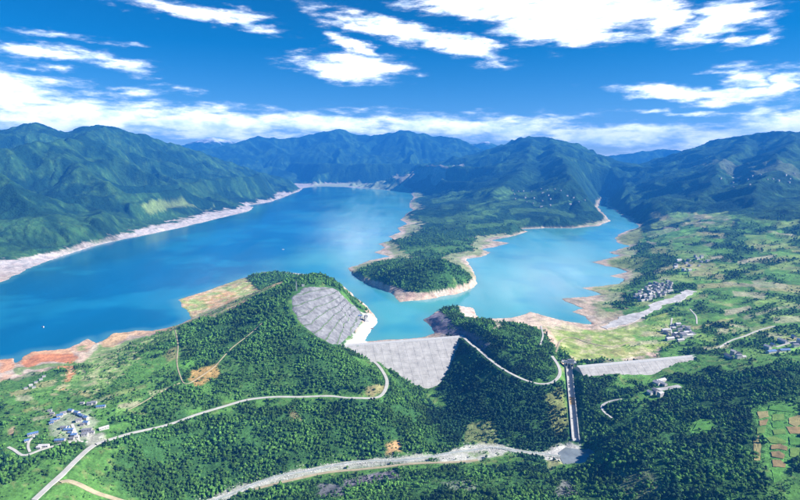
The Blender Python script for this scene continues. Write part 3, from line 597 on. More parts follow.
for px, col, a in (
  ([(178,298),(215,287),(245,278),(285,282),(250,300),(215,318),(190,322)], (.36, .40, .11), .9),
  ([(205,300),(228,291),(240,296),(225,306),(208,308)], (.55, .27, .12), .75), ([(190,312),(215,306),(225,312),(200,319)], (.50, .40, .24), .7), ([(182,298),(212,288),(214,291),(186,302)], (.52, .33, .20), .9), ([(245,292),(275,284),(280,286),(250,297)], (.42, .38, .15), .8),
  ([(62,390),(76,372),(78,362),(90,356),(99,344),(114,346),(129,340),(178,328),(185,332),(140,352),(120,378),(98,392)], (.20, .33, .09), .9),
  ([(101,342),(112,334),(126,333),(128,338),(114,347),(103,347)], (.58, .38, .20), .9), ([(128,334),(150,331),(176,326),(176,329),(140,336)], (.52, .34, .20), .8),
  ([(68,349),(87,340),(97,343),(88,352),(73,351)], (.55, .35, .22), .8), ([(76,347),(88,345),(86,350),(78,351)], (.20, .30, .09), .8), ([(92,345),(99,343),(92,354),(87,357)], (.62, .54, .40), .8),
  ([(22,359),(31,352),(52,351),(72,352),(80,358),(70,364),(58,362),(42,362),(31,368),(23,366)], RED, .9), ([(22,358),(31,351),(52,350),(72,351),(74,354),(50,354),(34,355),(24,361)], (.62, .36, .20), .85),
  ([(72,351),(87,353),(89,357),(84,362),(77,363),(79,356)], (.66, .48, .36), .95), ([(28,368),(44,363),(60,363),(72,364),(74,367),(56,367),(34,370)], (.17, .26, .08), .9),
  ([(56,366),(75,366),(76,372),(71,378),(64,390),(59,391),(67,377),(66,370)], (.56, .25, .11), .95), ([(0,360),(14,358),(15,368),(0,373)], (.60, .30, .16), .95), ([(4,373),(13,375),(0,382)], (.60, .38, .26), .9), ([(15,366),(26,368),(22,376),(14,374)], (.18, .28, .09), .85),
  ([(0,384),(30,372),(66,372),(62,388),(30,396),(0,398)], (.07, .17, .04), .7), ([(84,376),(98,370),(96,384),(82,388)], (.42, .40, .22), .6), ([(100,360),(112,352),(116,356),(104,366)], (.30, .36, .14), .5),
  ([(530,316),(560,325),(590,330),(610,330),(640,322),(668,312),(672,345),(640,356),(600,358),(575,362),(562,350),(545,328)], (.26, .34, .07), .9),
  ([(512,318),(530,311),(560,322),(562,330),(538,326),(516,324)], (.60, .47, .36), .95), ([(545,326),(552,332),(560,345),(556,348),(546,336)], (.56, .40, .30), .9), ([(562,322),(585,328),(580,333),(562,330)], (.50, .43, .28), .8), ([(575,340),(592,338),(590,344),(577,345)], (.48, .38, .26), .8),
  ([(602,352),(625,348),(650,352),(630,356),(604,358)], (.32, .28, .12), .6),
  ([(458,304),(474,307),(472,318),(462,319)], (.60, .50, .42), .95), ([(492,320),(500,318),(502,328),(494,329)], (.52, .44, .34), .9),
  ([(341,346),(352,337),(364,323),(361,312),(370,314),(380,322),(373,332),(367,343),(356,348)], (.66, .63, .60), .97),
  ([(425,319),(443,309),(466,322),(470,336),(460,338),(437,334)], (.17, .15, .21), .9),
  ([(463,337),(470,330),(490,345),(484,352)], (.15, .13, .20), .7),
  ([(608,260),(624,256),(650,258),(640,268),(612,270)], (.20, .26, .07), .7), ([(616,238),(640,228),(645,240),(624,246)], (.26, .30, .10), .8), ([(588,290),(610,284),(628,280),(624,290),(600,296)], (.18, .26, .07), .5),
  ([(436,457),(455,449),(478,444),(494,441),(512,449),(500,457),(470,462),(440,463)], (.52, .50, .46), .85), ([(470,453),(486,450),(490,454),(474,457)], (.16, .24, .08), .8), ([(300,470),(360,460),(430,455),(430,462),(360,467),(300,476)], (.46, .45, .40), .75), ([(215,494),(260,480),(300,470),(300,476),(265,486),(222,500)], (.45, .44, .40), .75),
  ([(468,422),(490,420),(500,438),(496,446),(462,440)], (.28, .30, .12), .6), ([(545,456),(560,450),(568,462),(548,470)], (.36, .34, .18), .7), ([(545,395),(562,388),(568,425),(558,440),(548,420)], (.30, .26, .10), .45),
  ([(542,453),(552,447),(570,440),(582,444),(580,452),(566,452),(560,461),(546,460)], (.50, .48, .46), .9),
  ([(190,370),(218,364),(222,374),(196,386),(188,380)], (.42, .25, .09), .8), ([(180,363),(200,355),(202,362),(184,372)], (.12, .30, .05), .7), ([(165,352),(176,347),(178,358),(168,362)], (.30, .20, .12), .5),
  ([(288,408),(296,406),(300,420),(290,420)], (.40, .30, .15), .5), ([(386,445),(398,440),(402,452),(386,454)], (.50, .30, .14), .9), ([(362,396),(386,384),(384,392),(372,396)], (.34, .24, .13), .6),
  ([(340,480),(395,470),(400,478),(345,488)], (.22, .18, .24), .8), ([(318,484),(340,482),(345,495),(318,498)], (.20, .17, .22), .7), ([(560,480),(575,476),(575,495),(558,496)], (.24, .20, .24), .6), ([(440,482),(470,480),(480,490),(450,494)], (.28, .25, .26), .4),
  ([(620,470),(650,468),(665,490),(640,500),(620,490)], (.30, .28, .18), .4), ([(690,422),(704,418),(716,426),(708,434),(692,434)], (.13, .33, .06), .8),
  ([(745,404),(800,402),(800,440),(790,470),(770,475),(762,440),(755,420)], (.12, .30, .06), .85),
  ([(720,352),(800,340),(800,350),(740,360)], (.17, .30, .07), .6), ([(668,240),(700,232),(706,240),(672,248)], (.22, .28, .10), .5), ([(690,165),(800,172),(800,180),(740,178)], (.22, .24, .14), .35),
  ([(140,205),(180,198),(215,205),(150,214)], (.22, .28, .09), .6),
  ([(600,226),(606,216),(600,206),(604,198),(608,206),(616,222),(610,228)], (.55, .48, .38), .5),
  ([(305,188),(320,181),(360,180),(400,186),(412,190),(400,193),(350,186)], (.30, .37, .22), .8), ([(385,178),(440,168),(446,172),(400,184)], (.50, .44, .34), .45), ([(300,184),(350,181),(355,183.5),(310,186)], (.50, .46, .38), .3), ([(430,180),(460,163),(464,166),(440,182)], (.50, .44, .36), .5),
  ([(48,436),(52,424),(66,412),(90,408),(96,424),(92,440),(70,442)], (.40, .38, .33), .5), ([(88,436),(104,432),(108,440),(96,446),(86,446)], (.46, .43, .39), .7),
  ([(8,430),(14,427),(16,434),(8,436)], (.45, .28, .20), .7), ([(22,410),(50,402),(52,405),(24,413)], (.35, .30, .12), .5)):
    k = gpoly(px, 8, 6) * a; setc(k, col)
    if col[1] > .14 and col[0] < .25: wood *= 1 - k * .8
    else: wood *= 1 - k
wood *= 1 - bare
kh = gpoly([(178,298),(215,287),(245,278),(285,282),(250,300),(215,318),(190,322)], 6, 4)
setc(kh * sstep(-.05, .3, nB) * .75, (.58, .37, .20)); setc(kh * sstep(.1, .45, nC_ + .3 * nA) * .7, (.62, .53, .34)); setc(kh * sstep(.15, .5, -nB) * .6, (.22, .36, .10))
kh = gpoly([(530,316),(560,325),(590,330),(640,322),(668,312),(672,345),(640,356),(575,362),(562,350),(545,328)], 6, 4)
setc(kh * sstep(.12, .45, nB + .4 * nC_) * .6, (.50, .44, .28)); setc(kh * sstep(.2, .5, -nB) * .5, (.17, .31, .07))
kh = gpoly([(40,395),(80,350),(130,338),(170,330),(130,370),(95,395)], 6, 4); setc(kh * sstep(.18, .45, nC_ + .5 * nB) * .55, (.50, .44, .26))
# little farm plots and clearings over the plain on the right
for i in range(330):
    u, v = random.uniform(630, 800), random.uniform(215, 350)
    if i < 40: u, v = random.uniform(430, 600), random.uniform(190, 235)
    if 52 < i < 80: u, v = random.uniform(0, 180), random.uniform(380, 430)
    a = random.uniform(6, 22); c = random.uniform(1.0, 3.0); s = random.uniform(-.3, .2)
    P = hitg([(u - a, v - a * s - c), (u + a, v + a * s - c), (u + a * .9, v + a * s + c), (u - a * .9, v - a * s + c)])
    if np.ptp(P[:, 1]) > 900 or P[:, 2].min() < 15: continue
    k = gpoly(None, 5, 4, P) * random.uniform(.3, .8) * (.55 if i < 40 else 1); setc(k, (.13, .27, .06) if i < 40 else random.choice([(.16, .33, .07), (.12, .28, .05), (.24, .34, .09), (.36, .33, .15), (.10, .24, .05), (.40, .36, .24)])); wood *= 1 - k * .9
# steep bare rock
gy_, gx_ = np.gradient(GZ)
slope = np.hypot(gy_ / np.gradient(RR)[:, None], gx_ / (RR[:, None] * (TH[1] - TH[0])))
wood *= 1 - NOTREE
wood *= 1 - .75 * (1 - far) * sstep(.12, .5, fbm(GX, GY, 55, 4, .6, 51))       # small clearings
setc((r_ > 13200) * sstep(780, 860, GZ + nA * 60), (.75, .78, .82))
k = gpoly([(438,310),(458,306),(466,318),(471,332),(456,326)], 8, 4); setc(k, (.06, .12, .045)); wood = wood * (1 - k) + .85 * k
cov = np.clip(cov * (1 + .10 * nC_[..., None]), .004, .9)

# ------------------------------------------------------------------ quarry-cut slope and dams keep trees off
QUARRY_PX = [(290,298),(303,287),(322,286),(344,296),(361,311),(364,321),(352,336),(342,344),(334,346),(316,337),(300,324),(291,311)]
QP = hitg(QUARRY_PX)
idx = window(QP, 20); dq = poly_sd(QP, GX[idx], GY[idx]); kq = 1 - sstep(2, 9, dq)
wood[idx] *= 1 - kq
GZ0 = GZ.copy()
GZ[idx] -= (1 - sstep(-14, -2, dq)) * 3.0
for P, cz in ((DAMP, CREST), (SADP, 26.0)):
    s, tt = st(P, GX, GY); zf = np.where(tt > 0, cz - (tt - P[4]) / P[5], cz + (tt + P[4]) / 1.5)
    wood[(s > -5) & (s < P[3] + 5) & (tt > -25) & (tt < 200) & (GZ < zf + .3)] = 0
    wood[(s > -8) & (s < P[3] + 8) & (np.abs(tt) < 14)] = 0

# ------------------------------------------------------------------ terrain objects
dzr = np.gradient(GZ, axis=0) / np.gradient(RR)[:, None]; dzt = np.gradient(GZ, axis=1) / (RR[:, None] * (TH[1] - TH[0]))
sT, cT = np.sin(TH)[None, :], np.cos(TH)[None, :]
nx = -(dzr * sT + dzt * cT); ny = -(dzr * cT - dzt * sT); nl = np.sqrt(nx * nx + ny * ny + 1)
NRM = np.stack([nx / nl, ny / nl, 1 / nl], -1)
REG = np.zeros(GX.shape, int)       # 0 near valley sides
ISL = at(*np.array([(340,256),(392,254.8),(432,251),(466,256.5),(492,256),(490,300),(440,325),(340,300)], float).T, 0.0)
PEN = at(*np.array([(392,254.8),(432,251),(466,256.5),(480,259),(560,240),(612,225),(604,200),(612,185),(640,170.5),(560,163),(470,165),(425,172),(405,190),(380,230),(366,253)], float).T, 0.0)
nearR = at(*np.array([(612,225),(640,260),(700,275),(830,285),(1200,260),(1200,162),(640,163),(612,185),(604,200)], float).T, 0.0)
LFT = at(*np.array([(-800,380),(0,288),(260,213),(315,188),(330,178),(250,167),(-400,163)], float).T, 0.0)
REG[poly_sd(nearR, GX, GY) < 0] = 5
REG[poly_sd(PEN, GX, GY) < 0] = 4
REG[poly_sd(LFT, GX, GY) < 0] = 2
REG[poly_sd(ISL, GX, GY) < 0] = 1
REG[(r_ > 8600) & (REG != 4) & (REG != 2)] = 3
REG[r_ > 9800] = 3
INFO = {0: ('ground', 'green hillsides and valley floor around the dam in the foreground', 'hillside'), 1: ('island_hill', 'wooded dome shaped island hill ringed by a bare beige bank', 'island'),
 2: ('mountain', 'ridged green mountain range along the far left lake shore', 'mountain'), 3: ('far_mountains', 'distant hazy blue mountain range closing the end of the lake', 'mountain'),
 4: ('hill', 'broad blue green mountain with wooded foreland between the two lake arms', 'mountain'), 5: ('mountain', 'wooded mountain slopes rising behind the plain on the right', 'mountain')}
VV = np.stack([GX, GY, GZ], -1)
fq = REG[:-1, :-1]
ii, jj = np.meshgrid(np.arange(NR - 1), np.arange(NTH - 1), indexing='ij')
deep = (SD[:-1, :-1] < -60) & (SD[1:, 1:] < -60)          # the lake bed far from shore is never seen
for k, (nm, lab, cat) in INFO.items():
    sel = (fq == k) & ~deep
    a = ii[sel] * NTH + jj[sel]; quads = np.stack([a, a + 1, a + NTH + 1, a + NTH], -1)[:, ::-1]
    used, inv = np.unique(quads, return_inverse=True); inv = inv.reshape(-1, 4)
    me = bpy.data.meshes.new(nm); me.vertices.add(len(used)); me.vertices.foreach_set('co', VV.reshape(-1, 3)[used].astype(np.float32).ravel())
    me.loops.add(inv.size); me.loops.foreach_set('vertex_index', inv.astype(np.int32).ravel())
    me.polygons.add(len(inv)); me.polygons.foreach_set('loop_start', (np.arange(len(inv)) * 4).astype(np.int32))
    me.update(calc_edges=True)
    if me.polygons[0].normal.z < 0: me.flip_normals()
    me.polygons.foreach_set('use_smooth', np.ones(len(inv), bool))
    ca = me.color_attributes.new('cover', 'FLOAT_COLOR', 'POINT'); c4 = np.ones((len(used), 4), np.float32); c4[:, :3] = cov.reshape(-1, 3)[used]; ca.data.foreach_set('color', c4.ravel())
    wa = me.attributes.new('wood', 'FLOAT', 'POINT'); wa.data.foreach_set('value', np.clip(wood.reshape(-1)[used], 0, 1).astype(np.float32))
    me.normals_split_custom_set_from_vertices(NRM.reshape(-1, 3)[used])
    me.materials.append(tm); o = bpy.data.objects.new(nm, me); C.objects.link(o); tag(o, lab, cat, kind='structure')

# ------------------------------------------------------------------ reservoir
sel = (SD[:-1, :-1] < 14) | (SD[1:, 1:] < 14)
s_, t_ = st(DAMP, GX, GY)
block = (t_ > 4) & (s_ > -60) & (s_ < DAMP[3] + 60) | (poly_sd(DOWN, GX, GY) < -4)
sel &= ~(block[:-1, :-1] | block[1:, 1:] | block[1:, :-1] | block[:-1, 1:])
a = ii[sel] * NTH + jj[sel]; quads = np.stack([a, a + 1, a + NTH + 1, a + NTH], -1)[:, ::-1]
used, inv = np.unique(quads, return_inverse=True); inv = inv.reshape(-1, 4)
W3 = VV.reshape(-1, 3)[used].copy(); W3[:, 2] = 0
o = mesh_obj('lake', W3, [tuple(q) for q in inv.tolist()], wm, smooth=True)
x, y = W3[:, 0], W3[:, 1]; sdw = SD.reshape(-1)[used]
mainlake = sstep(-150, -700, x + fbm(x, y, 700, 3, .5, 31) * 260 + (y - 2000) * .06)
deepc = np.array((.003, .118, .235)); turq = np.array((.08, .345, .375)); shal = np.array((.11, .30, .31))
wc = turq[None] * (1 - mainlake[:, None]) + deepc[None] * mainlake[:, None]
st_ = sstep(-.05, .5, fbm(x * .9 + y * .35, y * .9 - x * .3, 420, 4, .5, 33)) * .55
wc = wc * (1 - st_[:, None]) + np.array((.015, .23, .35))[None] * st_[:, None]
kk = sstep(-45, 0, sdw)[:, None] * .5; wc = wc * (1 - kk) + shal[None] * kk
ca = o.data.color_attributes.new('turbidity', 'FLOAT_COLOR', 'POINT'); c4 = np.ones((len(used), 4), np.float32); c4[:, :3] = wc; ca.data.foreach_set('color', c4.ravel())
if o.data.polygons[0].normal.z < 0: o.data.flip_normals()
tag(o, 'turquoise and deep blue reservoir filling the valley behind the dam', 'lake', kind='structure')

# ------------------------------------------------------------------ lay the roads
def ribbon_mesh(name, Q, width, material, lift, wob=0.0):
    T = np.gradient(Q[:, :2], axis=0); T /= np.linalg.norm(T, axis=1)[:, None] + 1e-9; Nn = np.stack([T[:, 1], -T[:, 0]], -1)
    V, Fc = [], []; K = (-1.0, -.94, -.5, 0, .5, .94, 1.0)
    s = np.arange(len(Q)) * 6.0
    w2 = [width / 2 * (1 + wob * (fbm(s, s * 0 + q * 9.7 + width, 70, 3, .6, 61 + q) * 1.6)) for q in (0, 1)]
    w = width / 2 * (1 + 0 * wob * np.array([math.sin(q * .11) * .6 + math.sin(q * .37 + 1) * .4 for q in s]))
    for i in range(len(Q)):
        for k in K:
            x, y = Q[i, :2] + Nn[i] * k * w2[0 if k < 0 else 1][i]
            V.append((x, y, Q[i, 2] + (lift if abs(k) < .99 else -1.2)))
    n = len(K)
    for i in range(len(Q) - 1):
        for j in range(n - 1): Fc.append((i * n + j, i * n + j + 1, (i + 1) * n + j + 1, (i + 1) * n + j))
    return mesh_obj(name, V, [f[::-1] for f in Fc] if False else Fc, M[material], smooth=False)
for (name, Q, width, material, label, cat, lift, taper) in RIBBONS:
    o = ribbon_mesh(name, Q, width, material, lift, .5 if name == 'riverbed' else (.08 if name == 'track' else 0.02)); tag(o, label, cat, kind='structure')
rv = [r for r in RIBBONS if r[0] == 'riverbed'][1]
Q = rv[1].copy(); s = np.arange(len(Q)); T = np.gradient(Q[:, :2], axis=0); T /= np.linalg.norm(T, axis=1)[:, None]
Q[:, 0] += T[:, 1] * np.sin(s * .23) * 2.6; Q[:, 1] -= T[:, 0] * np.sin(s * .23) * 2.6
mat('stream', (.34, .38, .36), .35, .3, .1, spec=.5)
o = ribbon_mesh('river', Q, 3.6, 'stream', .6, .5); tag(o, 'thin shallow river threading the pale stony bed', 'river', kind='structure')
mat('pool', (.20, .23, .24), .1, .3, .05, spec=.5)
PQ = spline(np.vstack([POOL, POOL[:1]]), 5)[:-1]
o = mesh_obj('plunge_pool', [(p[0], p[1], -52.4) for p in PQ], [tuple(range(len(PQ)))[::-1]], M['pool']); tag(o, 'dark plunge pool at the foot of the spillway', 'pool', kind='structure')
if o.data.polygons[0].normal.z < 0: o.data.flip_normals()

# ------------------------------------------------------------------ dams
def frame_obj(name, vf, material, parent, mw):
    o = mesh_obj(name, *vf, material, parent); o.matrix_basis = mw; return o
def embankment(P, A, B, cz, name, label, cols, rows, ph, upmat, zmin):
    A2, ax, n, Ln, half, sl = P
    root = empty(name, (float((A[0] + B[0]) / 2), float((A[1] + B[1]) / 2), 0.0)); tag(root, label, 'dam')
    X = Vector((ax[0], ax[1], 0)); Yd = Vector((n[0], n[1], -1 / sl)).normalized(); Zn = X.cross(Yd) * -1
    if Zn.z < 0: Zn = -Zn
    org = Vector(root.location)
    def loc(s, t, z): return Vector((A2[0] + ax[0] * s + n[0] * t, A2[1] + ax[1] * s + n[1] * t, z)) - org
    def strip(nm, s0, s1, t0, t1, z0, z1, material):
        v, f = box_vf(0, 1, 0, 1, 0, 1); vv = []
        for (a, b_, c) in v: vv.append(loc(s0 + (s1 - s0) * a, t0 + (t1 - t0) * b_, z0 + (z1 - z0) * c))
        o = mesh_obj(nm, vv, f, M[material], root); return o
    # body under the facing
    h = cz - zmin; v = []
    for s in (0, Ln):
        v += [loc(s, -half, cz - .3), loc(s, half, cz - .3), loc(s, half + h * sl, zmin - .3), loc(s, -half - h * 1.5, zmin - .3)]
    f = [(0, 1, 2, 3), (7, 6, 5, 4), (0, 4, 5, 1), (1, 5, 6, 2), (3, 7, 4, 0)]
    mesh_obj('embankment', v, f, M[upmat], root)
    strip('crest_road', 0, Ln, -half + .8, half - .8, cz - .25, cz + .02, 'concrete')
    strip('parapet_wall', 0, Ln, -half - .1, -half + .7, cz - 2.5, cz + 1.6, 'white_paint')
    strip('kerb_wall', 0, Ln, half - .7, half + .2, cz - 1.2, cz + 1.0, 'white_paint')
    w = Ln / cols; pv, pf = box_vf(.07, w - .07, .09, ph - .09, -.3, .18)
    # chamfer the top a little
    pv = [(x + (.15 if z > 0 and x < w / 2 else (-.15 if z > 0 else 0)), y, z) for x, y, z in pv]
    me = bpy.data.meshes.new('facing_panel'); me.from_pydata(pv, [], pf); me.materials.append(M['dam_stone'])
    slope_len = math.sqrt(1 + 1 / sl ** 2)
    for i in range(cols):
        for j in range(rows):
            s0 = i * w; d0 = j * ph; t0 = half + .4 + d0 / slope_len; z0 = cz - (t0 - half) / sl
            c = loc(s0 + w / 2, t0 + ph / 2 / slope_len, z0) + org
            if z0 - ph * .3 < float(gz(c.x, c.y)) - 3.0 or z0 < zmin: continue
            o = bpy.data.objects.new('facing_panel', me); C.objects.link(o); o.parent = root
            p = loc(s0, t0, z0) + Zn * random.uniform(-.05, .08)
            o.matrix_basis = Matrix(((X.x, Yd.x, Zn.x, p.x), (X.y, Yd.y, Zn.y, p.y), (X.z, Yd.z, Zn.z, p.z), (0, 0, 0, 1)))
    return root
embankment(DAMP, DAM_A, DAM_B, CREST, 'rockfill_dam', 'tall pale rockfill dam closing the gorge between the two near hills', 16, 12, 11.5, 'dam_stone', -62)
embankment(SADP, SAD_A, SAD_B, 26.0, 'saddle_dam', 'long low grey saddle dam beside the drawdown meadow', 16, 4, 8.0, 'dam_stone', -12)

# ------------------------------------------------------------------ spillway
root = empty('spillway', tuple(map(float, SP_T))); tag(root, 'concrete spillway chute dropping from the gate bridge to the plunge pool', 'spillway')
slz = (SP_B[2] - SP_T[2]) / SP_L
def sp(x, y, z): return (SP_X[0] * x + SP_N[0] * y, SP_X[1] * x + SP_N[1] * y, z)
def spbox(nm, x0, x1, y0, y1, z0, z1, material, sloped=True, parent=None):
    v, f = box_vf(x0, x1, y0, y1, z0, z1); v = [sp(x, y, z + (slz * x if sloped else 0)) for x, y, z in v]
    return mesh_obj(nm, v, f, M[material], parent or root)
mat('stained_concrete', (.44, .30, .13), .9, .4, .15)
npan = 9; stp = SP_L / npan
for i in range(npan):
    spbox('floor_slab', i * stp + .15, (i + 1) * stp - .15, -5.6, 5.6, -.9, -.15, 'stained_concrete' if i == 4 else 'concrete')
spbox('side_wall', -4, SP_L + 4, 5.8, 7.2, -3, 5.0, 'concrete'); spbox('side_wall', -4, SP_L + 4, -7.2, -5.8, -3, 5.0, 'concrete')
spbox('flip_bucket', SP_L, SP_L + 7, -5.7, 5.7, -2.5, 1.6, 'concrete'); spbox('bucket_wall', SP_L + 4.2, SP_L + 9, 5.8, 7.6, -5, 6.5, 'concrete_dark'); spbox('bucket_wall', SP_L + 4.2, SP_L + 9, -7.6, -5.8, -5, 6.5, 'concrete_dark')
for y in (-9.5, -3.2, 3.2, 9.5): spbox('pier', -16, -1, y - 1.1, y + 1.1, -4, 11.4, 'concrete', False)
for y in (-6.35, 0, 6.35): spbox('gate', -9, -8.2, y - 1.95, y + 1.95, -3, 6.5, 'dark_metal', False)
spbox('gate_bridge', -15, -3, -16, 16, 11.5, 12.9, 'concrete', False); spbox('bridge_rail', -3.6, -3.1, -16, 16, 13.0, 14.2, 'white_paint', False); spbox('bridge_rail', -14.9, -14.4, -16, 16, 13.0, 14.2, 'white_paint', False)
hs = spbox('hoist_house', -12.5, -6.5, -11, 3, 12.95, 17.5, 'wall_grey', False); spbox('roof', -13.1, -5.9, -11.6, 3.6, 17.55, 18.3, 'roof_grey', False, hs)

# ------------------------------------------------------------------ stepped rock cut on the left abutment
qx0, qy0 = QP[:, :2].min(0); qx1, qy1 = QP[:, :2].max(0)
step = 2.2; xs = np.arange(qx0, qx1 + step, step); ys = np.arange(qy0, qy1 + step, step); QX, QY = np.meshgrid(xs, ys)
qd = poly_sd(QP, QX, QY) + fbm(QX, QY, 25, 3, .5, 41) * 3
def gz0(x, y): return samp(GZ0, x, y)
zq = gz0(QX, QY); zs = zq + fbm(QX, QY, 60, 2, .5, 42) * 1.8
BH = 13.0; ph_ = zs / BH; ib = np.floor(ph_).astype(int); fr = ph_ - ib
# near-flat berm on the first fifth of each lift, then a steeper rock face
prof = np.where(fr < .18, fr * .25, .045 + (fr - .18) * (.955 / .82))
zz = zq + (prof - fr) * BH * .9 + 1.5 + fbm(QX, QY, 7, 3, .6, 43) * .55 * (fr > .18) - sstep(-8, 0, qd) * 2.2
root = empty('rock_cut', (float(QP[:, 0].mean()), float(QP[:, 1].mean()), float(zq[qd < 0].min()))); tag(root, 'grey violet stepped rock cut with grassy berms on the left abutment hill', 'rock cut')
rl = np.array(root.location); ny_, nx_ = QX.shape
cfr = fr[:-1, :-1]; cib = ib[:-1, :-1]; ok = (qd[:-1, :-1] < 1.5)
for b_ in range(ib.min(), ib.max() + 1):
    for nm, cond, material in (('grass_berm', cfr < .11, 'grass_berm'), ('rock_face', cfr >= .11, 'rock_cut')):
        qi, qj = np.nonzero(ok & (cib == b_) & cond)
        if len(qi) < 12: continue
        a = qi * nx_ + qj; q = np.stack([a, a + 1, a + nx_ + 1, a + nx_], -1); used, inv = np.unique(q, return_inverse=True); inv = inv.reshape(-1, 4)
        V = np.stack([QX, QY, zz], -1).reshape(-1, 3)[used] - rl
        lab = np.arange(len(used))                       # connected stretches become pieces of their own
        while True:
            mn = lab[inv].min(1); nl_ = lab.copy(); np.minimum.at(nl_, inv.ravel(), np.repeat(mn, 4))
            if (nl_ == lab).all(): break
            lab = nl_
        for c_ in np.unique(lab):
            fs = inv[lab[inv[:, 0]] == c_]
            if len(fs) < 6: continue
            us, iv = np.unique(fs, return_inverse=True); mesh_obj(nm, V[us], [tuple(k) for k in iv.reshape(-1, 4).tolist()], M[material], root, smooth=False)

# ------------------------------------------------------------------ intake works by the dam's left end
def build_at(u, v, name, label, cat, rz=0.0, group=None, dz=0.0):
    p = hitg([(u, v)])[0]; o = empty(name, (float(p[0]), float(p[1]), float(p[2]) + dz), rz); tag(o, label, cat, group); return o
def part(nm, root, x0, x1, y0, y1, z0, z1, material, parent=None): return mesh_obj(nm, *box_vf(x0, x1, y0, y1, z0, z1), M[material], parent or root)
o = build_at(366, 321, 'intake_tower', 'small white intake gate tower on the left abutment shore', 'tower', .5)
part('base', o, -7, 7, -6, 6, -8, 1.5, 'concrete'); part('shaft', o, -4, 4, -3.5, 3.5, 1.55, 11, 'concrete'); h = part('hoist_room', o, -5, 5, -4.5, 4.5, 11.05, 16, 'wall_white'); part('roof', o, -5.6, 5.6, -5.1, 5.1, 16.05, 16.9, 'roof_grey', h)
for x in (-2.5, 0, 2.5): part('window', o, x - .7, x + .7, -4.58, -4.48, 12.5, 14.6, 'window_dark', h)
part('footbridge', o, -18, -5.05, -1, 1, 10.2, 11, 'concrete')
o = build_at(360, 317, 'gate_shed', 'low grey gate shed beside the intake tower', 'shed', .5)
part('wall', o, -6, 6, -4, 4, -3, 5, 'wall_grey'); part('roof', o, -6.6, 6.6, -4.6, 4.6, 5.05, 5.8, 'roof_blue'); part('door', o, -1.5, 1.5, -4.08, -3.95, 0, 3.2, 'window_dark')
o = build_at(372, 329, 'trash_rack', 'dark sloping intake rack at the water edge below the intake tower', 'rack', .5)
part('frame', o, -5, 5, -3, 3, -6, 2.5, 'concrete_dark')
for i in range(6): part('bar', o, -4.4 + i * 1.6, -4.0 + i * 1.6, -3.3, -3.05, -4, 4, 'dark_metal')
o = build_at(296.5, 291, 'radio_mast', 'slender white radio mast at the upper left corner of the rock cut', 'mast')
def lattice(o, H, w, material):
    for sx, sy in ((-1, -1), (1, -1), (1, 1), (-1, 1)):
        mesh_obj('leg', [(sx * w - .35, sy * w - .35, -2), (sx * w + .35, sy * w - .35, -2), (sx * w + .35, sy * w + .35, -2), (sx * w - .35, sy * w + .35, -2), (sx * .4 - .25, sy * .4 - .25, H), (sx * .4 + .25, sy * .4 - .25, H), (sx * .4 + .25, sy * .4 + .25, H), (sx * .4 - .25, sy * .4 + .25, H)],
                 [(3, 2, 1, 0), (4, 5, 6, 7), (0, 1, 5, 4), (1, 2, 6, 5), (2, 3, 7, 6), (3, 0, 4, 7)], material, o)
    for k in range(5):
        z = H * (k + 1) / 6; q = w + (.4 - w) * (k + 1) / 6; part('brace', o, -q, q, -q - .2, -q + .2, z - .2, z + .2, 'white_paint'); part('brace', o, -q, q, q - .2, q + .2, z - .2, z + .2, 'white_paint')
lattice(o, 27, 1.3, M['white_paint']); part('antenna', o, -.15, .15, -.15, .15, 27, 33, 'white_paint')
o = build_at(303, 286, 'hut', 'tiny white hut on the hilltop above the rock cut', 'hut', .2)
part('wall', o, -3.5, 3.5, -2.5, 2.5, -2, 3.4, 'wall_white'); part('roof', o, -4, 4, -3, 3, 3.45, 4.1, 'roof_pale')

# ------------------------------------------------------------------ boats
def boat(u, v, rz, s, label):
    p = at(u, v, 0.0); o = empty('boat', (float(p[0]), float(p[1]), 0.0), rz); o.scale = (s, s, s); tag(o, label, 'boat')
    v = [(-5, -1.4, -.5), (-5, 1.4, -.5), (2.5, 1.4, -.5), (5.5, 0, -.3), (2.5, -1.4, -.5), (-5, -1.8, 1.1), (-5, 1.8, 1.1), (2.5, 1.8, 1.1), (6.3, 0, 1.5), (2.5, -1.8, 1.1)]
    f = [(0, 1, 2, 3, 4), (9, 8, 7, 6, 5), (0, 5, 6, 1), (1, 6, 7, 2), (2, 7, 8, 3), (3, 8, 9, 4), (4, 9, 5, 0)]
    mesh_obj('hull', v, f, M['white_paint'], o); c = part('cabin', o, -3.5, 1, -1.2, 1.2, 1.12, 2.9, 'wall_white'); part('roof', o, -3.9, 1.4, -1.5, 1.5, 2.95, 3.2, 'roof_blue', c)
boat(283, 249.5, .3, 1.1, 'tiny white boat out on the blue main lake')
boat(43, 327, 2.6, 1.0, 'tiny white boat near the left edge of the lake')

# ------------------------------------------------------------------ houses
BUILT = []
def gable(w, d, h, rh, ov=.6):
    wv, wf = box_vf(-w / 2, w / 2, -d / 2, d / 2, -4, h); n = len(wv)
    wv += [(-w / 2, 0, h + rh), (w / 2, 0, h + rh)]; wf = wf[:1] + wf[2:] + [(4, 7, 8), (5, 9, 6)]
    W_, D_ = w / 2 + ov, d / 2 + ov; e = h - ov * rh / (d / 2); th = .35
    rv = [(-W_, -D_, e), (W_, -D_, e), (W_, 0, h + rh + .05), (-W_, 0, h + rh + .05), (W_, D_, e), (-W_, D_, e)]
    rv = [(x, y, z + .06) for x, y, z in rv] + [(x, y, z + .06 + th) for x, y, z in rv]
    rf = [(6, 7, 8, 9), (9, 8, 10, 11), (0, 3, 2, 1), (3, 5, 4, 2), (0, 1, 7, 6), (4, 5, 11, 10), (1, 2, 8, 7), (2, 4, 10, 8), (3, 0, 6, 9), (5, 3, 9, 11)]
    return (wv, wf), (rv, rf)
HM = {}
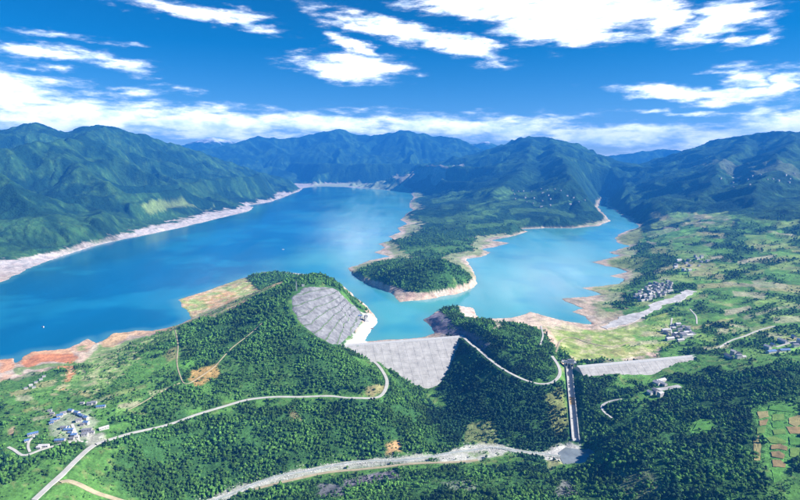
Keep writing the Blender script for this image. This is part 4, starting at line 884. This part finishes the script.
def house_mesh(kind, wall, roof):
    key = (kind, wall, roof)
    if key not in HM:
        w, d, h, rh = {'long': (21, 8, 5, 2.0), 'mid': (13, 8.5, 6, 2.2), 'small': (9, 7, 4.2, 1.8), 'tall': (12, 9, 9.5, 1.6)}[kind]
        (wv, wf), (rv, rf) = gable(w, d, h, rh); out = []
        for nm, v, f, m in (('wall', wv, wf, wall), ('roof', rv, rf, roof)):
            me = bpy.data.meshes.new(nm); me.from_pydata(v, [], f); me.materials.append(M[m]); out.append(me)
        ww, wf2 = box_vf(-.8, .8, -.08, .06, 0, 1.5); me = bpy.data.meshes.new('window'); me.from_pydata(ww, [], wf2); me.materials.append(M['window_dark']); out.append((me, w, d, h))
        HM[key] = out
    return HM[key]
def house(u, v, kind, wall, roof, rz, label, group, s=1.0, windows=True, pt=None):
    p = hitg([(u, v)])[0] if pt is None else pt
    o = empty('house', (float(p[0]), float(p[1]), float(gz(p[0], p[1]))), rz); o.scale = (s, s, s); tag(o, label, 'house', group)
    ms = house_mesh(kind, wall, roof)
    for nm, me in zip(('wall', 'roof'), ms[:2]):
        c = bpy.data.objects.new(nm, me); C.objects.link(c); c.parent = o
    if windows:
        me, w, d, h = ms[2]; k = max(2, int(w // 5))
        for i in range(k):
            c = bpy.data.objects.new('window', me); C.objects.link(c); c.parent = o; c.location = (-w / 2 + (i + .5) * w / k, -d / 2 - .02, h * .45)
    BUILT.append((p[0], p[1], 13 * s))
GV = 'houses of the left village'
VH = [(505,38,'long','roof_blue',.25,'long blue roofed house at the top right end of the left village'), (270,108,'mid','roof_blue',.5,'blue roofed house on the left rim of the left village green'), (258,120,'small','roof_blue',.5,'small blue roofed house at the left tip of the left village'),
 (345,155,'long','roof_blue',.1,'long blue roofed house below the left village green'), (372,182,'mid','roof_blue',.1,'blue roofed house beside the village road junction'), (165,175,'long','roof_blue',.6,'lone blue roofed house at the top of the short lane'), (300,207,'long','roof_blue',.15,'blue roofed house at the head of the narrow white lane'),
 (385,70,'mid','roof_blue',-.3,None), (430,95,'mid','roof_blue',-.4,None), (432,120,'mid','roof_blue',-.2,None), (355,60,'mid','roof_blue',-.3,None), (400,78,'small','roof_blue',-.3,None), (300,85,'mid','roof_blue',.5,None), (352,168,'small','roof_blue',.1,None), (410,84,'small','roof_blue',-.3,None), (290,100,'small','roof_blue',.5,None), (336,142,'small','roof_blue',.2,None),
 (318,72,'mid','roof_grey',.5,None), (320,145,'mid','roof_grey',.1,None), (395,108,'mid','roof_grey',.5,None), (412,126,'small','roof_grey',.2,None), (435,155,'long','roof_grey',.25,None), (448,168,'long','roof_grey',.25,None), (250,58,'small','roof_grey',.3,None), (262,72,'small','roof_grey',.3,None), (450,24,'mid','roof_grey',.1,None), (470,20,'mid','roof_grey',.1,None), (412,20,'small','roof_grey',.1,None), (360,197,'small','roof_grey',.1,None), (425,178,'mid','roof_grey',.2,None),
 (520,145,'long','roof_pale',.7,'pale grey long barn just right of the left village'), (220,235,'long','roof_pale',.1,'pale roofed house along the narrow white lane'), (196,242,'small','roof_pale',.1,'small pale roofed shed along the narrow white lane'), (135,208,'small','roof_blue',.6,'small blue roofed shed below the lone house on the short lane'), (385,188,'small','roof_pale',.1,'small pale roofed house at the village road junction')]
for X, Y, kind, roof, rz, lab in VH:
    lab = lab or {'roof_blue': 'blue roofed house clustered in the left village', 'roof_grey': 'grey roofed house clustered in the left village'}[roof]
    house(X / 5, 400 + Y / 5, kind, random.choice(['wall_white', 'wall_white', 'wall_grey']), roof, rz, lab, GV, .74)
for (u, v) in ((26, 389), (31, 386), (36, 383), (41, 380), (44, 377), (34, 388)):
    house(u, v, 'mid', 'wall_white', random.choice(['roof_grey', 'roof_grey', 'roof_pale']), .6 + random.uniform(-.1, .1), 'small house in the row among fields above the left village', 'house row above the left village', .5)
def inpoly(P, n, mind):
    P = np.array(P, float); out = []; c = 0
    while len(out) < n and c < 4000:
        c += 1; u = random.uniform(*(P[:, 0].min(), P[:, 0].max())); v = random.uniform(P[:, 1].min(), P[:, 1].max())
        if poly_sd(P, np.array([u]), np.array([v]))[0] > 0: continue
        if any(abs(u - a) < mind and abs(v - b_) < mind * .55 for a, b_ in out): continue
        out.append((u, v))
    return out
def cluster(px, n, mind, label, group, rz0, roofs, s=(.9, 1.2)):
    pts = inpoly(px, n, mind); PP = hitg(pts)
    for p in PP:
        if p[2] < 6 or samp(NOTREE, p[0], p[1]) > .4: continue
        rf = random.choice(roofs)
        house(0, 0, random.choice(['mid', 'mid', 'small', 'long', 'tall']), random.choice(['wall_white', 'wall_grey', 'wall_white']), rf, rz0 + random.choice([0, 1.57]) + random.uniform(-.12, .12), label, group, random.uniform(*s), False, p)
cluster([(633,297),(650,284),(672,282),(670,292),(654,299),(640,302)], 62, 3.0, 'house in the dense grey hamlet beside the gravel stream bed', 'hamlet beside the gravel stream bed', .4, ['roof_grey', 'roof_grey', 'roof_pale', 'wall_grey'], (.8, 1.1))
cluster([(664,328),(674,325),(690,327),(694,336),(678,342),(668,340)], 22, 4.0, 'house in the small hamlet above the saddle dam end', 'hamlet above the saddle dam', .2, ['roof_grey', 'roof_pale', 'roof_grey'])
cluster([(640,386),(656,380),(664,384),(650,390)], 7, 4.0, 'house beside the gravel yard below the saddle dam', 'houses below the saddle dam', .5, ['roof_grey', 'roof_pale'])
cluster([(636,396),(660,392),(662,397),(640,401)], 6, 5.0, 'low house on the slope just below the gravel yard', 'low houses below the gravel yard', .4, ['roof_pale', 'roof_grey', 'roof_grey'])
cluster([(764,346),(782,340),(800,336),(800,348),(780,353),(766,354)], 12, 5.0, 'house in the hamlet at the far right edge of the plain', 'hamlet at the right edge', .2, ['roof_grey', 'roof_blue', 'roof_pale'])
cluster([(724,356),(740,352),(745,358),(728,360)], 6, 5.0, 'house among trees right of the saddle dam', 'houses right of the saddle dam', .2, ['roof_grey', 'roof_pale'])
cluster([(672,262),(700,256),(708,262),(690,272),(676,272)], 14, 4.0, 'far off house on the wooded plain behind the stream bed', 'far houses on the plain', .3, ['roof_grey', 'roof_pale'], (1.0, 1.3))
cluster([(505,190),(560,186),(590,200),(560,208),(510,206)], 26, 5.0, 'tiny far house scattered on the foreland between the lake arms', 'far houses on the foreland', .3, ['roof_pale', 'roof_grey'], (.8, 1.15))
cluster([(720,178),(795,172),(800,182),(730,188)], 16, 5.0, 'tiny far house on the right mountain slope', 'far houses on the right mountain', .3, ['roof_pale', 'roof_grey'], (.8, 1.2))

# ------------------------------------------------------------------ terraced fields
def fieldp(px, material, label):
    P = hitg(px); Q = np.vstack([P[i] + (P[(i + 1) % len(P)] - P[i]) * q for i in range(len(P)) for q in (0, .25, .5, .75)]); Q[:, :2] += rng.uniform(-.6, .6, (len(Q), 2)); c = Q[:, :2].mean(0); rings = []; V = []
    zmean = gz(Q[:, 0], Q[:, 1]).mean()
    for k in (1.0, .98, .66, .33):
        XY = c + (Q[:, :2] - c) * k; z = gz(XY[:, 0], XY[:, 1]); z = z * .75 + zmean * .25
        for (x, y), q in zip(XY, z): V.append((x, y, max(q, float(gz(x, y))) + (.6 if k < 1 else -2.5)))
    n = len(Q); V.append((c[0], c[1], float(gz(*c)) * .75 + zmean * .25 + .6)); Fc = []
    for r in range(3):
        for i in range(n): Fc.append((r * n + i, r * n + (i + 1) % n, (r + 1) * n + (i + 1) % n, (r + 1) * n + i))
    for i in range(n): Fc.append((3 * n + i, 3 * n + (i + 1) % n, 4 * n))
    o = mesh_obj('field', V, Fc, M[material]); tag(o, label, 'field', kind='structure')
    if sum(p.normal.z for p in o.data.polygons) < 0: o.data.flip_normals()
    for x, y in Q[:, :2]: BUILT.append((x, y, 4.0))
    BUILT.append((c[0], c[1], 18.0))
for a in (([(771,445),(780,444),(788,447),(787,451),(778,449),(771,450)], 'field_brown', 'uppermost brown terrace field of the right slope'), ([(771,452),(779,451),(785,455),(783,459),(772,457)], 'field_brown', 'middle brown terrace field of the right slope'),
  ([(772,460),(780,460),(786,464),(785,468),(773,467)], 'field_brown', 'lowest brown terrace field of the right slope'), ([(753,437),(759,435),(761,446),(760,461),(754,461)], 'field_ochre', 'narrow ochre field left of the brown terraces'),
  ([(766,438),(774,436),(786,441),(786,444),(770,443)], 'field_lime', 'lime green terrace above the brown terraces'), ([(789,418),(800,415),(802,424),(796,427),(789,424)], 'field_ochre', 'ochre field at the right edge'), ([(786,427),(801,427),(801,434),(790,434)], 'field_brown', 'dusty brown field at the right edge'),
  ([(757,412),(768,411),(769,417),(759,419)], 'field_ochre', 'small ochre field at the top of the right terraces'), ([(759,421),(768,419),(766,425),(760,426)], 'field_brown', 'small brown plot near the top of the right terraces'), ([(771,470),(780,470),(781,480),(774,483)], 'field_green', 'green plot below the brown terraces'),
  ([(757,428),(766,427),(765,433),(757,434)], 'field_lime', 'lime green plot left of the terrace column'), ([(772,415),(784,414),(784,420),(772,421)], 'field_lime', 'lime green terrace beside the small ochre field'), ([(772,423),(783,422),(783,427),(773,428)], 'field_green', 'green terrace in the middle of the right slope fields'), ([(772,430),(785,429),(786,434),(774,435)], 'field_lime', 'lime green terrace left of the dusty brown field'), ([(789,437),(800,437),(800,445),(790,445)], 'field_green', 'green terrace right of the uppermost brown terrace'), ([(790,448),(800,448),(799,458),(790,457)], 'field_lime', 'lime green terrace right of the middle brown terrace'),
  ([(692,431),(697,423),(706,419),(715,425),(706,433)], 'field_green', 'bright green clearing in the right foreground woods'), ([(770,405),(798,408),(796,413),(768,410)], 'field_green', 'bright green terrace at the top of the right slope')):
    fieldp(*a)

# ------------------------------------------------------------------ trees
import bmesh
def crown_mesh(name, seed, kind, leaves, leafsize, material, sub=2, core=.82):
    r = random.Random(seed); bm = bmesh.new(); bmesh.ops.create_icosphere(bm, subdivisions=sub, radius=1)
    lob = [(Vector((r.gauss(0, 1), r.gauss(0, 1), r.gauss(.3, 1))).normalized(), r.uniform(.15, .42)) for _ in range(7)]
    def rad(d):
        q = .72 + sum(a * max(0, d.dot(l)) ** 5 for l, a in lob) + r.uniform(-.07, .07)
        if kind == 'cone': q *= 1.0
        return q
    for v in bm.verts:
        d = v.co.normalized(); q = rad(d) * core
        v.co = d * q
    def shape(c):
        if kind == 'cone':
            k = max(.06, (1.15 - c.z) / 1.7); return Vector((c.x * k, c.y * k, c.z * 1.6 + 1.75))
        return Vector((c.x, c.y, c.z * .88 + 1.25))
    for v in bm.verts: v.co = shape(v.co)
    for _ in range(leaves):
        d = Vector((r.gauss(0, 1), r.gauss(0, 1), r.gauss(.25, .9))).normalized(); c = d * rad(d) * r.uniform(.80, 1.08)
        n = (d + Vector((r.gauss(0, .5), r.gauss(0, .5), r.gauss(.2, .5)))).normalized(); t1 = n.orthogonal().normalized(); t2 = n.cross(t1)
        s = leafsize * r.uniform(.6, 1.4); an = r.uniform(0, 6.28); a = (t1 * math.cos(an) + t2 * math.sin(an)) * s; b_ = (t2 * math.cos(an) - t1 * math.sin(an)) * s * .7
        bm.faces.new([bm.verts.new(shape(q)) for q in (c - a, c - b_ * .9, c + a, c + b_)])
    me = bpy.data.meshes.new(name); bm.to_mesh(me); bm.free(); me.materials.append(M[material]); return me
def trunk_mesh(seed):
    r = random.Random(seed); V, Fc = [], []
    def limb(a, b_, ra, rb):
        a, b_ = Vector(a), Vector(b_); d = (b_ - a).normalized(); t1 = d.orthogonal().normalized(); t2 = d.cross(t1); n = len(V)
        for p, q in ((a, ra), (b_, rb)):
            for k in range(6): V.append(tuple(p + (t1 * math.cos(k * 1.047) + t2 * math.sin(k * 1.047)) * q))
        for k in range(6): Fc.append((n + k, n + (k + 1) % 6, n + 6 + (k + 1) % 6, n + 6 + k))
    limb((0, 0, -.3), (.03, 0, .75), .12, .08)
    for k in range(4):
        an = k * 1.57 + r.uniform(-.4, .4); limb((.02, 0, .6), (math.cos(an) * .45, math.sin(an) * .45, 1.2 + r.uniform(0, .4)), .06, .025)
    limb((.03, 0, .75), (0, 0, 1.7), .08, .03)
    me = bpy.data.meshes.new('trunk'); me.from_pydata(V, [], Fc); me.materials.append(M['bark']); return me
pc = bpy.data.collections.new('tree_kinds'); pcd = bpy.data.collections.new('dark_tree_kinds')
for k in range(7):
    kind = 'cone' if k >= 5 else 'round'
    for col, mt in ((pc, 'leaf'), (pcd, 'leaf_dark')):
        me = crown_mesh('crown', 100 + k, kind, 70, .26, mt)
        o = bpy.data.objects.new('tree_kind_%02d' % (k + (7 if mt == 'leaf_dark' else 0)), me); pc.objects.link(o)
        if mt == 'leaf_dark': pcd.objects.link(bpy.data.objects.new('dark_tree_kind_%02d' % k, me))
# keep trees off houses and fields
for (x, y, q) in BUILT:
    idx = window(np.array([[x, y]]), q + 6); m = np.hypot(GX[idx] - x, GY[idx] - y) < q; wood[idx] = np.where(m, 0, wood[idx])
# scatter: even spacing near by, groups of trees standing for one point further off
TR = []
r0 = 640.0
while r0 < 3900:
    sp_ = max(4.1, .0033 * r0); n = int(1.5 * r0 / sp_)
    th = (np.arange(n) + rng.uniform(-.45, .45, n)) / n * 1.5 - .75; rr = r0 + rng.uniform(-.45, .45, n) * sp_
    TR.append(np.stack([rr * np.sin(th), rr * np.cos(th), np.full(n, sp_)], -1)); r0 += sp_ * (1.0 if r0 < 2500 else 1.35)
TR = np.vstack(TR)
wd = samp(wood, TR[:, 0], TR[:, 1]); zt = gz(TR[:, 0], TR[:, 1])
fade = 1 - sstep(2600, 3900, np.hypot(TR[:, 0], TR[:, 1]))
keep = (rng.random(len(TR)) < fade * np.clip(wd * 1.15 - .08, 0, .97)) & (samp(SD, TR[:, 0], TR[:, 1]) > 6) & (samp(NOTREE, TR[:, 0], TR[:, 1]) < .3)
TR = TR[keep]; zt = zt[keep]; wd = wd[keep]
nT = len(TR); sc = TR[:, 2] / 4.1 * (.45 + 1.1 * rng.random(nT) ** 1.5) * (1.65 + .75 * wd) ; sc = np.minimum(sc, 11)
sc *= 1 - .3 * sstep(1400, 2300, np.hypot(TR[:, 0], TR[:, 1]))
rot = rng.uniform(0, 6.28, nT); var = rng.choice([0, 1, 2, 3, 4, 5, 6], nT, p=[.16, .16, .16, .16, .16, .10, .10])
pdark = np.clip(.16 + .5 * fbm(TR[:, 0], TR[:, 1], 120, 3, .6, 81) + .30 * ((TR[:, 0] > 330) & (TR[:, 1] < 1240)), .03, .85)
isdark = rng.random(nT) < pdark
reg = REG[np.clip(((np.log(np.hypot(TR[:, 0], TR[:, 1])) - math.log(420)) / (math.log(14900) - math.log(420)) * (NR - 1)).astype(int), 0, NR - 1), np.clip(((np.arctan2(TR[:, 0], TR[:, 1]) - TH[0]) / (TH[-1] - TH[0]) * (NTH - 1)).astype(int), 0, NTH - 1)]
# image position, to pick the 300 trees that show largest
cp, spn = math.cos(PITCH), math.sin(PITCH)
zc = TR[:, 1] * cp - (zt + 4 - CAM_H) * spn; yc = TR[:, 1] * spn + (zt + 4 - CAM_H) * cp
pu = 400 + F_PX * TR[:, 0] / zc; pvv = 250 - F_PX * yc / zc
infr = (pu > 3) & (pu < 797) & (pvv < 494) & (pvv > 300)
size = np.where(infr, sc / zc, 0); big = np.argsort(-size)[:300]
single = np.zeros(nT, bool); single[big] = True
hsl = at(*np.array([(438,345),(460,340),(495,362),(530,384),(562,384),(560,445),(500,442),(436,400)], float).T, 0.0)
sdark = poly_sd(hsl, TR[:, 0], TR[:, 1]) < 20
def gn_forest(name, mask, coll, label):
    if mask.sum() == 0: return
    n = int(mask.sum()); me = bpy.data.meshes.new(name); me.vertices.add(n)
    me.vertices.foreach_set('co', np.stack([TR[mask, 0], TR[mask, 1], zt[mask] - sc[mask] * .25], -1).astype(np.float32).ravel())
    s3 = np.stack([sc[mask], sc[mask], sc[mask] * rng.uniform(.8, 1.2, n)], -1).astype(np.float32)
    a = me.attributes.new('size', 'FLOAT_VECTOR', 'POINT'); a.data.foreach_set('vector', s3.ravel())
    r3 = np.stack([rng.uniform(-.12, .12, n), rng.uniform(-.12, .12, n), rot[mask]], -1).astype(np.float32)
    a = me.attributes.new('turn', 'FLOAT_VECTOR', 'POINT'); a.data.foreach_set('vector', r3.ravel())
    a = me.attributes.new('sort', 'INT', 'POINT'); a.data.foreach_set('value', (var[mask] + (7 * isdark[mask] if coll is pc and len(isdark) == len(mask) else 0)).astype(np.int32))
    o = bpy.data.objects.new(name, me); C.objects.link(o); tag(o, label, name, kind='stuff')
    g = bpy.data.node_groups.new('scatter_trees', 'GeometryNodeTree')
    g.interface.new_socket('Geometry', in_out='INPUT', socket_type='NodeSocketGeometry'); g.interface.new_socket('Geometry', in_out='OUTPUT', socket_type='NodeSocketGeometry')
    gi = g.nodes.new('NodeGroupInput'); go = g.nodes.new('NodeGroupOutput'); ip = g.nodes.new('GeometryNodeInstanceOnPoints'); ci = g.nodes.new('GeometryNodeCollectionInfo')
    ci.inputs['Collection'].default_value = coll; ci.inputs['Separate Children'].default_value = True; ci.inputs['Reset Children'].default_value = True
    def na(nm, ty):
        q = g.nodes.new('GeometryNodeInputNamedAttribute'); q.data_type = ty; q.inputs['Name'].default_value = nm; return [s for s in q.outputs if s.enabled][0]
    g.links.new(gi.outputs[0], ip.inputs['Points']); g.links.new(ci.outputs[0], ip.inputs['Instance']); ip.inputs['Pick Instance'].default_value = True
    g.links.new(na('sort', 'INT'), ip.inputs['Instance Index']); g.links.new(na('size', 'FLOAT_VECTOR'), ip.inputs['Scale'])
    g.links.new(na('turn', 'FLOAT_VECTOR'), ip.inputs['Rotation'])
    g.links.new(ip.outputs[0], go.inputs[0]); md = o.modifiers.new('trees', 'NODES'); md.node_group = g
rest = ~single
print('TREES', nT)
leftside = (TR[:, 0] < 60 + (TR[:, 1] - 1000) * 0.0) & (pu < 440)
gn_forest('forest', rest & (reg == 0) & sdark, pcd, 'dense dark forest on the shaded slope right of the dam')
gn_forest('forest', rest & (reg == 0) & ~sdark & leftside, pc, 'green woodland covering the hill left of the dam')
gn_forest('forest', rest & (reg == 0) & ~sdark & ~leftside, pc, 'mixed woodland over the lower right valley side and plain')
gn_forest('forest', rest & (reg == 1), pc, 'even green forest covering the island hill')
gn_forest('forest', rest & (reg == 4), pc, 'patchy woods on the foreland between the two lake arms')
gn_forest('forest', rest & ((reg == 5) | (reg == 3)), pc, 'distant woods on the slopes behind the right plain')
# low bushes dotted over the open grass
def bushes():
    out = []; r0 = 660.0
    while r0 < 1750:
        s = 6.0; n = int(1.5 * r0 / s); th = rng.uniform(-.75, .75, n); rr = r0 + rng.uniform(-.5, .5, n) * s; out.append(np.stack([rr * np.sin(th), rr * np.cos(th)], -1)); r0 += s
    B = np.vstack(out); w = samp(wood, B[:, 0], B[:, 1]); cl = fbm(B[:, 0], B[:, 1], 35, 3, .6, 71)
    k = (rng.random(len(B)) < np.clip(.34 + cl * .7, .02, .9)) & (samp(SD, B[:, 0], B[:, 1]) > 25) & (samp(NOTREE, B[:, 0], B[:, 1]) < .05) & (samp(bare, B[:, 0], B[:, 1]) < .3) & (poly_sd(QP, B[:, 0], B[:, 1]) > 3)
    s1, t1 = st(DAMP, B[:, 0], B[:, 1]); k &= ~((s1 > -4) & (s1 < DAMP[3] + 4) & (t1 > -20) & (gz(B[:, 0], B[:, 1]) < CREST - (t1 - 6) / DAMP[5] + .5))
    s1, t1 = st(SADP, B[:, 0], B[:, 1]); k &= ~((s1 > -4) & (s1 < SADP[3] + 4) & (t1 > -20) & (t1 < 45) & (gz(B[:, 0], B[:, 1]) < 26 - (t1 - 5) / SADP[5] + .5))
    for (x, y, q) in BUILT: k &= (np.abs(B[:, 0] - x) > q * .8) | (np.abs(B[:, 1] - y) > q * .8)
    return B[k]
TR0 = (TR, zt, sc, rot, var)
B = bushes(); TR = np.concatenate([B, np.zeros((len(B), 1))], 1); zt = gz(B[:, 0], B[:, 1]); sc = rng.uniform(.6, 1.7, len(B)); rot = rng.uniform(0, 6.28, len(B)); var = rng.integers(0, 5, len(B))
print('BUSHES', len(B))
gn_forest('bushes', np.ones(len(B), bool), pc, 'low green bushes dotted over the open grass of the near hillsides')
# stones strewn along the river bed
rc = bpy.data.collections.new('stone_kinds'); mat('stone', (.55, .53, .50), .95, .4, .3)
for k in range(5):
    r = random.Random(900 + k); bm = bmesh.new(); bmesh.ops.create_icosphere(bm, subdivisions=1, radius=1)
    for v in bm.verts: v.co = v.co * r.uniform(.7, 1.2); v.co.z *= .6
    me = bpy.data.meshes.new('stone'); bm.to_mesh(me); bm.free(); me.materials.append(M['stone']); rc.objects.link(bpy.data.objects.new('stone_kind', me))
Q = rv[1]; ns_ = 4200; ti = rng.integers(0, len(Q) - 1, ns_); T = np.gradient(Q[:, :2], axis=0); T /= np.linalg.norm(T, axis=1)[:, None]
off = rng.normal(0, 7.5, ns_) * (1 + .8 * np.exp(-((ti - len(Q) * .72) / (len(Q) * .1)) ** 2)); B = Q[ti, :2] + np.stack([T[ti, 1], -T[ti, 0]], -1) * off[:, None] + T[ti] * rng.uniform(-4, 4, (ns_, 1))
TR = np.concatenate([B, np.zeros((ns_, 1))], 1); zt = np.maximum(gz(B[:, 0], B[:, 1]), np.where(np.abs(off) < 5, Q[ti, 2] + .35, -999)); sc = .35 + 1.3 * rng.random(ns_) ** 3; rot = rng.uniform(0, 6.28, ns_); var = rng.integers(0, 5, ns_)
gn_forest('boulders', np.ones(ns_, bool), rc, 'pale stones strewn along the river bed below the dam')
TR, zt, sc, rot, var = TR0
# the 300 largest trees as individuals
CM = [crown_mesh('crown', 300 + k, 'cone' if k == 5 else 'round', 240, .2, 'leaf') for k in range(6)]; CMD = [crown_mesh('crown', 300 + k, 'cone' if k == 5 else 'round', 240, .2, 'leaf_dark') for k in range(6)]; TM = [trunk_mesh(k) for k in range(3)]
for i in big:
    u = pu[i]; kind = int(var[i]) % 6
    zone = 'in the corner beside the wide village road' if u < 110 else 'on the slope above the river at the lower left' if u < 260 else 'on the near bank below the river' if u < 470 else 'at the bottom edge below the plunge pool' if u < 610 else ('along the very bottom edge in the right woods' if pvv[i] > 478 else 'in woods between plunge pool and right terraces') if u < 745 else 'around the terraced fields at the bottom right'
    word = 'pointed' if kind == 5 else 'round crowned'
    o = empty('tree', (float(TR[i, 0]), float(TR[i, 1]), float(zt[i]) - .3), float(rot[i])); s = float(sc[i]); o.scale = (s, s, s * random.uniform(.85, 1.2))
    tag(o, word + (' dark green tree ' if isdark[i] else ' light green tree ') + zone, 'tree', 'near trees ' + zone)
    for nm, me in (('trunk', TM[i % 3]), ('crown', (CMD if isdark[i] else CM)[kind])):
        c = bpy.data.objects.new(nm, me); C.objects.link(c); c.parent = o

# ------------------------------------------------------------------ haze: the air over the valley
HAZE_DENSITY = 8.5e-5
v, f = box_vf(-14200, 14200, -1500, 15300, -220, round(float(GZ.max()) + 25))
hz = mesh_obj('haze', v, f); hm = bpy.data.materials.new('haze_air'); hm.use_nodes = True; t = hm.node_tree
t.nodes.remove(t.nodes['Principled BSDF'])
pv = t.nodes.new('ShaderNodeVolumePrincipled'); pv.inputs['Density'].default_value = HAZE_DENSITY; pv.inputs['Color'].default_value = (.035, .31, 1.0, 1); pv.inputs['Anisotropy'].default_value = 0.0
t.links.new(pv.outputs[0], t.nodes['Material Output'].inputs['Volume']); hz.data.materials.append(hm); hz.visible_shadow = True
tag(hz, 'pale blue haze filling the air over the valley', 'haze', kind='stuff')
